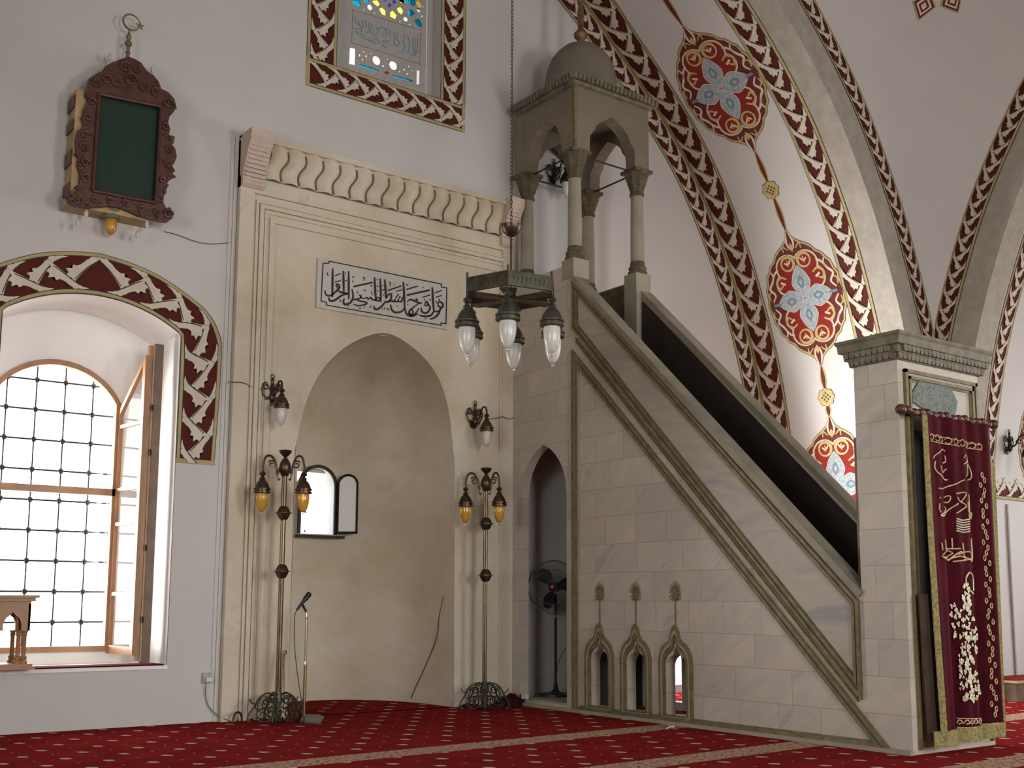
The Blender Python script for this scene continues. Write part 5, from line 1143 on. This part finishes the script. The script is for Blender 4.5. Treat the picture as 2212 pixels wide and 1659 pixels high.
G().prism([zc(*p) for p in GLS], XZ, CY0-.004, CY0+.002).build('green_panel', 'green', cab)
bx = [zc(215, 640), zc(735, 740), zc(700, 1350), zc(175, 1245)]
xs0, xs1, zs0, zs1 = min(b_[0] for b_ in bx)+.005, max(b_[0] for b_ in bx)-.02, 4.93, 6.02
cs_ = G().box(xs0-.03, xs1, CY0+.02, WY-.005, zs0, zs1).build('case', 'wood_tan', cab)
g = G()
for z0, h_ in ((5.0, .10), (5.28, .14), (5.62, .10), (5.84, .12)): g.box(xs0-.045, xs0-.03, CY0+.03, WY-.02, z0, z0+h_)
g.build('side_carving', 'wood_dark', cs_)
dmc = onY(100+520/2.9625, 470/2.9625, CY0+.10)
G().lathe([(.155, dmc.z-.06), (.155, dmc.z), (.14, dmc.z+.06), (.11, dmc.z+.105), (.065, dmc.z+.135), (.02, dmc.z+.15)], (dmc.x, CY0+.12, 0), 24).build('small_dome', 'aged', cab, smooth=True)
ft = onY(100+522/2.9625, 355/2.9625, CY0+.12)
fz = ft.z; fx = dmc.x
fi = G().lathe([(.022, fz-.03), (.018, fz+.02), (.028, fz+.03), (.016, fz+.04), (.016, fz+.09), (.034, fz+.11), (.036, fz+.13), (.018, fz+.16), (.024, fz+.185), (.028, fz+.20), (.012, fz+.225), (.006, fz+.27)], (fx, CY0+.12, 0), 14).build('finial', 'gild', cab, smooth=True)
g = G(); cc = Vector((fx+.015, CY0+.12, fz+.355)); n = 28; vs = []
for i in range(n+1):
    a = .25+(2*PI-.50)*i/n; w = .016*math.sin(PI*i/n)+.003
    o_r = .088; vs += [cc+Vector((o_r*math.cos(a), -.006, o_r*math.sin(a))), cc+Vector(((o_r-w)*math.cos(a), -.006, (o_r-w)*math.sin(a)))]
m_ = len(vs); g.add(vs+[v+Vector((0, .012, 0)) for v in vs], [(2*i, 2*i+1, 2*i+3, 2*i+2) for i in range(n)]+[(m_+2*i, m_+2*i+2, m_+2*i+3, m_+2*i+1) for i in range(n)]+[(2*i, 2*i+2, m_+2*i+2, m_+2*i) for i in range(n)]+[(2*i+1, m_+2*i+1, m_+2*i+3, 2*i+3) for i in range(n)])
sp_c = cc+Vector((.088, 0, -.01)); g.prism([(sp_c.x+(.045 if i % 2 == 0 else .018)*math.cos(i*PI/5+.3), sp_c.z+(.045 if i % 2 == 0 else .018)*math.sin(i*PI/5+.3)) for i in range(10)], XZ, CY0+.112, CY0+.124)
g.build('crescent_and_star', 'gild', fi)
def bulb(x, y, Y=CY0+.04, up=1):
    p = onY(100+x/2.9625, y/2.9625, Y); s = up
    G().lathe(sorted([(.004, p.z-.045*s), (.018, p.z-.02*s), (.021, p.z+.0*s), (.016, p.z+.025*s), (.010, p.z+.035*s), (.002, p.z+.04*s)], key=lambda q_: q_[1]), (p.x, Y, 0), 12).build('candle_bulb', 'opal', cab, smooth=True)
for x, y in ((255, 1365), (200, 1425), (643, 1435), (583, 1500)): bulb(x, y)
for x, y, u in ((680, 445, -1), (405, 365, -1)): bulb(x, y, CY0+.1, u)
p = onY(100+420/2.9625, 1345/2.9625, CY0+.10)
lc = G().lathe([(.085, p.z+.06), (.10, p.z+.02), (.085, p.z-.02), (.06, p.z-.04), (.078, p.z-.06), (.078, p.z-.09), (.055, p.z-.10)], (p.x, CY0+.10, 0), 20).build('lamp_socket', 'aged', cab, smooth=True)
G().lathe([(.002, p.z-.095), (.052, p.z-.10), (.055, p.z-.15), (.048, p.z-.20), (.03, p.z-.235), (.012, p.z-.25), (.001, p.z-.253)], (p.x, CY0+.10, 0), 20).build('amber_shade', 'amber', lc, smooth=True)
G().box(xs0-.06, xs1+.0, CY0+.03, WY-.004, zs0-.06, zs0).build('bottom_board', 'wood_tan', cab)

# ================================================================ STANDS, FAN, CABLES
ms = thing('microphone_stand', 'slim brass microphone stand on a grey base plate before the niche', 'microphone stand', (5.02, 10.22, 0))
a = onZ(656, 1551); bx_, by_ = a.x, a.y
G().tube([(bx_, by_, .02), (bx_+.003, by_, .55)], .016, 10).build('lower_tube', simple('brassy_tube', (.26, .20, .09), .35, .7, .2, 6), ms, smooth=True)
G().tube([(bx_+.003, by_, .53), (bx_, by_, 1.08)], .012, 10).build('upper_tube', 'chrome', ms, smooth=True)
G().lathe([(.014, .52), (.016, .54), (.012, .57)], (bx_, by_, 0), 10).build('collar', 'chrome', ms); G().lathe([(.012, 1.0), (.015, 1.02), (.012, 1.08)], (bx_, by_, 0), 10).build('clip', 'chrome', ms)
q1, q2, q3, q4 = onZ(655, 1546), onZ(700, 1551), onZ(692, 1566), onZ(648, 1562)
G().prism([(v.x, v.y) for v in (q1, q2, q3, q4)], lambda u, v, d: (u, v, d), .004, .022).build('base_plate', 'steel_plate', ms)
G().tube([(bx_, by_, 1.07), onY(653, 1306, by_)], [.012, .014], 10).build('clip_arm', 'black', ms)
mic = thing('microphone', 'black handheld microphone clipped to the stand with its cable hanging down', 'microphone', (5.0, 10.2, 1.2))
T0 = onY(668, 1283, by_); T1 = onY(641, 1318, by_); dx = (T1-T0)
G().tube([T0-dx*.0, T0+dx*.12, T0+dx*.3, T0+dx*.36, T0+dx*.42, T0+dx*.8, T0+dx], [.020, .027, .027, .024, .019, .014, .011], 14).build('body', 'black', mic, smooth=True)
g = G(); g.ball(T0+dx*.05, .030, seg=14); g.build('grille_head', 'black', mic, smooth=True)
g = G().tube(catmull([T1, T1+Vector((-.02, 0, -.07)), onY(636, 1390, by_), onY(643, 1460, by_), onY(651, 1510, by_), onY(655, 1548, by_)+Vector((0, 0, .01))], 6), .0045, 6); g.build('cable', simple('dark_green_cable', (.01, .035, .03), .5), mic)
fan = thing('pedestal_fan', 'black pedestal fan with red hub standing in the arched recess of the pulpit', 'fan', (8.36, 10.38, .06))
FC = Vector((8.40, 10.56, 1.36)); FCc = onX(1196, 1268, 8.38); FC = Vector((FCc.x, FCc.y, FCc.z)); fd = (CAMP-FC); fd.z = 0; fd.normalize(); fd = (fd+Vector((-.25, .1, .0))).normalized(); fs = fd.cross(Vector((0, 0, 1))).normalized(); fu = fs.cross(fd)
FR = .315
cg = G()
for rr, dd_ in ((FR, 0), (FR*.98, .05), (FR*.98, -.05), (FR*.66, .068), (FR*.66, -.068), (.055, .075)):
    cg.tube([FC+fd*dd_+(fs*math.cos(t)+fu*math.sin(t))*rr for t in [i*PI/24 for i in range(48)]], .006 if dd_ == 0 else .0025, 5, closed=True)
for k in range(48):
    t = 2*PI*k/48; r_ = fs*math.cos(t)+fu*math.sin(t)
    for s in (1, -1): cg.tube([FC+fd*.075*s+r_*.05, FC+fd*.07*s+r_*FR*.66, FC+fd*.045*s+r_*FR*.95, FC+r_*FR], .0013, 3)
cg.build('cage', 'black', fan)
for k in range(3):
    t0 = 2*PI*k/3+.4; vs = []
    for i in range(9):
        a = t0+.95*i/8; rr = FR*.86*(.55+.45*math.sin(PI*(i+.8)/9.5)); r_ = fs*math.cos(a)+fu*math.sin(a); tw = fd*(.035-.07*i/8); vs += [FC+r_*.04+tw*.4, FC+r_*rr*.6+tw, FC+r_*rr+tw]
    g = G().add(vs, [(3*i+j, 3*i+j+1, 3*i+3+j+1, 3*i+3+j) for i in range(8) for j in range(2)]); g.build('blade', 'black', fan, smooth=True)
G().lathe([(.03, -.02), (.055, .0), (.055, .05), (.03, .065)], FC, 16, axis=fd).build('hub', 'black', fan, smooth=True)
G().lathe([(.026, .062), (.024, .082), (.01, .086)], FC, 12, axis=fd).build('badge', 'red_dot', fan)
G().tube([FC-fd*.03, FC-fd*.17], .055, 14).build('motor', 'black', fan)
pb = FC-fd*.10
G().tube([(pb.x, pb.y, .09), (pb.x, pb.y, 1.28)], .016, 10).build('pole', 'black', fan); G().tube([(pb.x, pb.y, 1.0), (pb.x, pb.y, 1.03)], .017, 10).build('collar', 'chrome', fan)
G().lathe([(.23, .085), (.225, .105), (.06, .125), (.03, .16), (.02, .24)], (pb.x, pb.y, 0), 28).build('base', 'black', fan, smooth=True)
G().box(MX0+.02, MX1-TH, 9.735, 10.60, .0, .082).build('recess_floor', 'marble', mb)
G().box(MX0+TH, MX1-TH, 9.66, 9.72, .0, 3.9).build('recess_side', 'wood_shade_black', mb)  # side blackened to stand for the darkness seen through the little arches
tag(G().tube(catmull([onX(1222, 1400, 8.1), onX(1210, 1420, 8.1), onX(1203, 1450, 8.1), onX(1200, 1485, 8.1)], 5), .004, 5).build('fan_cable', 'black'), 'thin dark cable looping down inside the pulpit recess beside the fan', 'cable')
# folded sticks, black ring handle, cloth heap
fsd = thing('folded_stand', 'thin dark folded metal stand leaning upright behind the left floor lamp', 'stand', (5.0, 10.62, 0))
for (a, b_) in (((615, 1410), (612, 1540)), ((612, 1412), (605, 1540))): G().tube([onY(*a, 10.64), onY(*b_, 10.56)], .007, 6).build('rod', 'bronze', fsd)
g = G().tube([onY(615, 1410, 10.64)+Vector((.02*math.cos(t), 0, .02*math.sin(t))) for t in [i*PI/5 for i in range(10)]], .006, 6, closed=True); g.build('loop', 'bronze', fsd)
p = onZ(513, 1562); tag(G().tube([Vector((p.x+.045*math.cos(t)*1.0, p.y, .03+.075*math.sin(t))) for t in [i*PI/10-.2 for i in range(12)]], .011, 8).build('ring_handle', 'black', smooth=True), 'small black curved handle lying at the wall foot left of the floor lamp', 'handle')
def heap(cx, cy, rx, ry, h, seed, nm, mat):
    rnd = random.Random(seed); g = G(); n, m_ = 36, 12; vs = []
    ph = [rnd.uniform(0, 6) for _ in range(6)]
    for i in range(m_+1):
        for k in range(n):
            t = 2*PI*k/n; r = 1-i/m_; w = 1+.16*math.sin(3*t+ph[0])+.10*math.sin(5*t+ph[1]); zz = h*(1-r**1.8)*(1+.22*math.sin(4*t+ph[2]+i*.5)+.15*math.sin(7*t+ph[3]))
            vs.append((cx+rx*r*w*math.cos(t), cy+ry*r*w*math.sin(t), max(.002, zz)))
    g.add(vs, [(i*n+k, i*n+(k+1) % n, (i+1)*n+(k+1) % n, (i+1)*n+k) for i in range(m_) for k in range(n)]+[tuple(range(n))[::-1]]); return g.build(nm, mat, smooth=True)
p = onZ(1108, 1524); tag(heap(p.x-.03, p.y-.02, .24, .15, .11, 3, 'cloth', 'rag'), 'crumpled dark red cloth heaped at the foot of the right floor lamp', 'cloth')
p = onZ(1010, 1528); tag(heap(p.x, p.y, .15, .07, .035, 9, 'cloth', 'rag'), 'low dark cloth scrap on the carpet left of the right floor lamp', 'cloth')
p = onZ(530, 1556); tag(heap(p.x, p.y+.02, .10, .05, .035, 5, 'cord_bundle', 'black'), 'low black cord bundle on the carpet at the left lamp foot', 'cord')
pa = thing('plug_adapter', 'small white plug adapter lying at the pulpit corner by the recess', 'plug', (8.0, 10.4, 0))
p = onX(1134, 1506, MX0-.07); G().box(p.x-.02, p.x+.02, p.y-.045, p.y+.045, p.z-.02, p.z+.035).build('body', 'white', pa); G().box(p.x-.02, p.x+.01, p.y+.05, p.y+.075, p.z-.02, p.z+.03).build('plug', 'black', pa)
p = onZ(1447, 1573); g = G(); rnd = random.Random(2)
g.tube(catmull([Vector((p.x+rnd.uniform(-.10, .10), p.y+rnd.uniform(-.06, .06), .008+.008*k/6)) for k in range(8)], 5), .008, 6); tag(g.build('tangled_string', 'white', smooth=True), 'pale tangled string on the carpet below the third little arch', 'string')
# cables and conduits on the wall
tag(G().tube(catmull([onY(355, 500, WY-.008), onY(385, 508, WY-.008), onY(420, 521, WY-.008), onY(455, 527, WY-.008), onY(500, 524, WY-.008)], 6), .005, 5).build('wall_cable', 'grey_wire'), 'thin grey cable running from the green wall case to the mihrab edge', 'cable')
tag(G().tube(catmull([onY(492, 825, FY-.06), onY(522, 826, FY-.06), onY(540, 834, FY-.02), onY(560, 843, FY-.008), onY(576, 843, FY-.008)], 6), .005, 5).build('wall_cable', 'grey_wire'), 'thin cable feeding the left niche wall lamp', 'cable')
tag(G().tube(catmull([onY(1046, 901, FY-.008), onY(1062, 905, FY-.008), onY(1085, 900, FY-.06), onY(1098, 905, FY-.06), onY(1110, 902, FY-.06)], 6), .005, 5).build('wall_cable', 'grey_wire'), 'thin cable feeding the right niche wall lamp', 'cable')
struct(G().box(4.325, 4.365, WY-.02, WY-.001, 0, 6.06).build('trim_9', 'plaster'), 'white cable duct along the mihrab')
struct(G().box(4.285, 4.322, WY-.012, WY-.001, .5, 6.03).build('trim_9', 'plaster'))
ot = thing('wall_outlet', 'white wall socket with a grey plug low on the wall beside the mihrab', 'socket', (4.24, WY, .42))
p = onY(445, 1464, WY); G().box(p.x-.045, p.x+.045, WY-.03, WY-.001, p.z-.05, p.z+.05).build('box', 'plaster_panel', ot); G().box(p.x-.02, p.x+.045, WY-.07, WY-.03, p.z-.035, p.z+.005).build('plug', 'white', ot)
tag(G().tube(catmull([onY(446, 1474, WY-.05), onY(444, 1500, WY-.03), onY(452, 1528, WY-.03), onY(475, 1548, WY-.07), onZ(500, 1560)+Vector((0, 0, .008))], 6), .005, 5).build('power_cable', 'grey_wire'), 'grey power cable hanging from the wall socket to the floor', 'cable')
nc = thing('niche_cable', 'thin dark cable hanging down the right inner side of the prayer niche', 'cable', (7.0, 11.3, 1.5))
def onN(px, py):
    for i in range(400):
        Y = 10.8+i*.005; p = onY(px, py, Y); u = (p.x-6.115)/1.0
        if abs(u) < 1 and Y >= FY+1.66*(1-u*u)**.36-.015: return p
    return onY(px, py, 12.3)
G().tube(catmull([onN(962, 1243), onN(957, 1290), onN(948, 1335), onN(944, 1375), onN(925, 1425), onN(900, 1480), onN(888, 1508)], 5), .0045, 5).build('wire', 'black', nc)
p = onN(962, 1240); g = G(); g.tube([p+Vector((-.03, 0, .0)), p+Vector((.03, 0, -.01))], .008, 6); g.tube([p+Vector((0, 0, .02)), p+Vector((0, 0, -.02))], .012, 6); g.build('plug_end', 'black', nc)
# wooden reading stand in the window
lt = thing('reading_stand', 'small varnished wooden reading stand with columns in the left window sill', 'stand', (2.3, 10.75, .56))
LX0, LX1, LY0, LY1 = 1.95, 2.53, 10.70, 10.98
Z0 = .575
for d, z0, z1 in ((.05, Z0, Z0+.028), (.03, Z0+.028, Z0+.05)): G().box(LX0-d, LX1+d, LY0-d, LY1+d, z0, z1).build('base_step', 'wood', lt)
def ltarch(u0, u1):
    c = (u0+u1)/2; hw = (u1-u0)/2-.065; z = Z0+.34; r = [(hw, z), (hw, z+.06), (hw*.75, z+.11), (hw*.3, z+.14), (0, z+.17)]
    return [(u0, z), (u0, Z0+.58), (u1, Z0+.58), (u1, z)]+[(c+u, q_) for u, q_ in r]+[(c-u, q_) for u, q_ in r[::-1][1:]]
g = G(); mid = (LX0+LX1)/2
for a, b_ in ((LX0, mid), (mid, LX1)): g.prism(ltarch(a, b_), XZ, LY0, LY0+.02); g.prism(ltarch(a, b_), XZ, LY1-.02, LY1)
for x in (LX0, LX1-.02): g.prism(ltarch(LY0, LY1), YZ, x, x+.02)
g.build('arcade', 'wood', lt)
for x in (LX0+.035, mid, LX1-.035, LX1-.085):
    for y in (LY0+.03, LY1-.03):
        G().lathe([(.036, Z0+.05), (.036, Z0+.07), (.026, Z0+.08), (.030, Z0+.11), (.020, Z0+.12), (.019, Z0+.29), (.026, Z0+.30), (.020, Z0+.31), (.032, Z0+.34)], (x, y, 0), 14).build('column', 'wood', lt, smooth=True)
g = G()
for d, z0, z1 in ((.0, .58, .60), (.03, .60, .63), (.055, .63, .655)):
    g.add([(x, y, Z0+zz+(.05 if x < 2.2 else 0)*0+(y-LY0)*.0) for x in (LX0-d, LX1+d) for y in (LY0-d, LY1+d) for zz in (z0, z1)], [(0, 1, 3, 2), (4, 6, 7, 5), (0, 4, 5, 1), (2, 3, 7, 6), (0, 2, 6, 4), (1, 5, 7, 3)])
g.build('top', 'wood', lt)
tag(G().box(2.62, 3.80, WY-.03, WY+.25, .566, .578).build('sill_runner', 'velvet'), 'dark red runner along the left window sill', 'runner')
# raised bench at the far right
bn = thing('raised_platform', 'low platform with red felt top and ochre edge under the right arch', 'platform', (14.8, 7.85, 0))
G().box(13.25, 16.9, 7.56, 8.04, 0, .22).build('body', 'wood_walnut', bn); G().box(13.22, 16.9, 7.53, 8.04, .22, .25).build('edge', 'med_gold', bn); G().box(13.25, 16.9, 7.56, 8.035, .25, .265).build('felt_top', 'platform_red', bn)
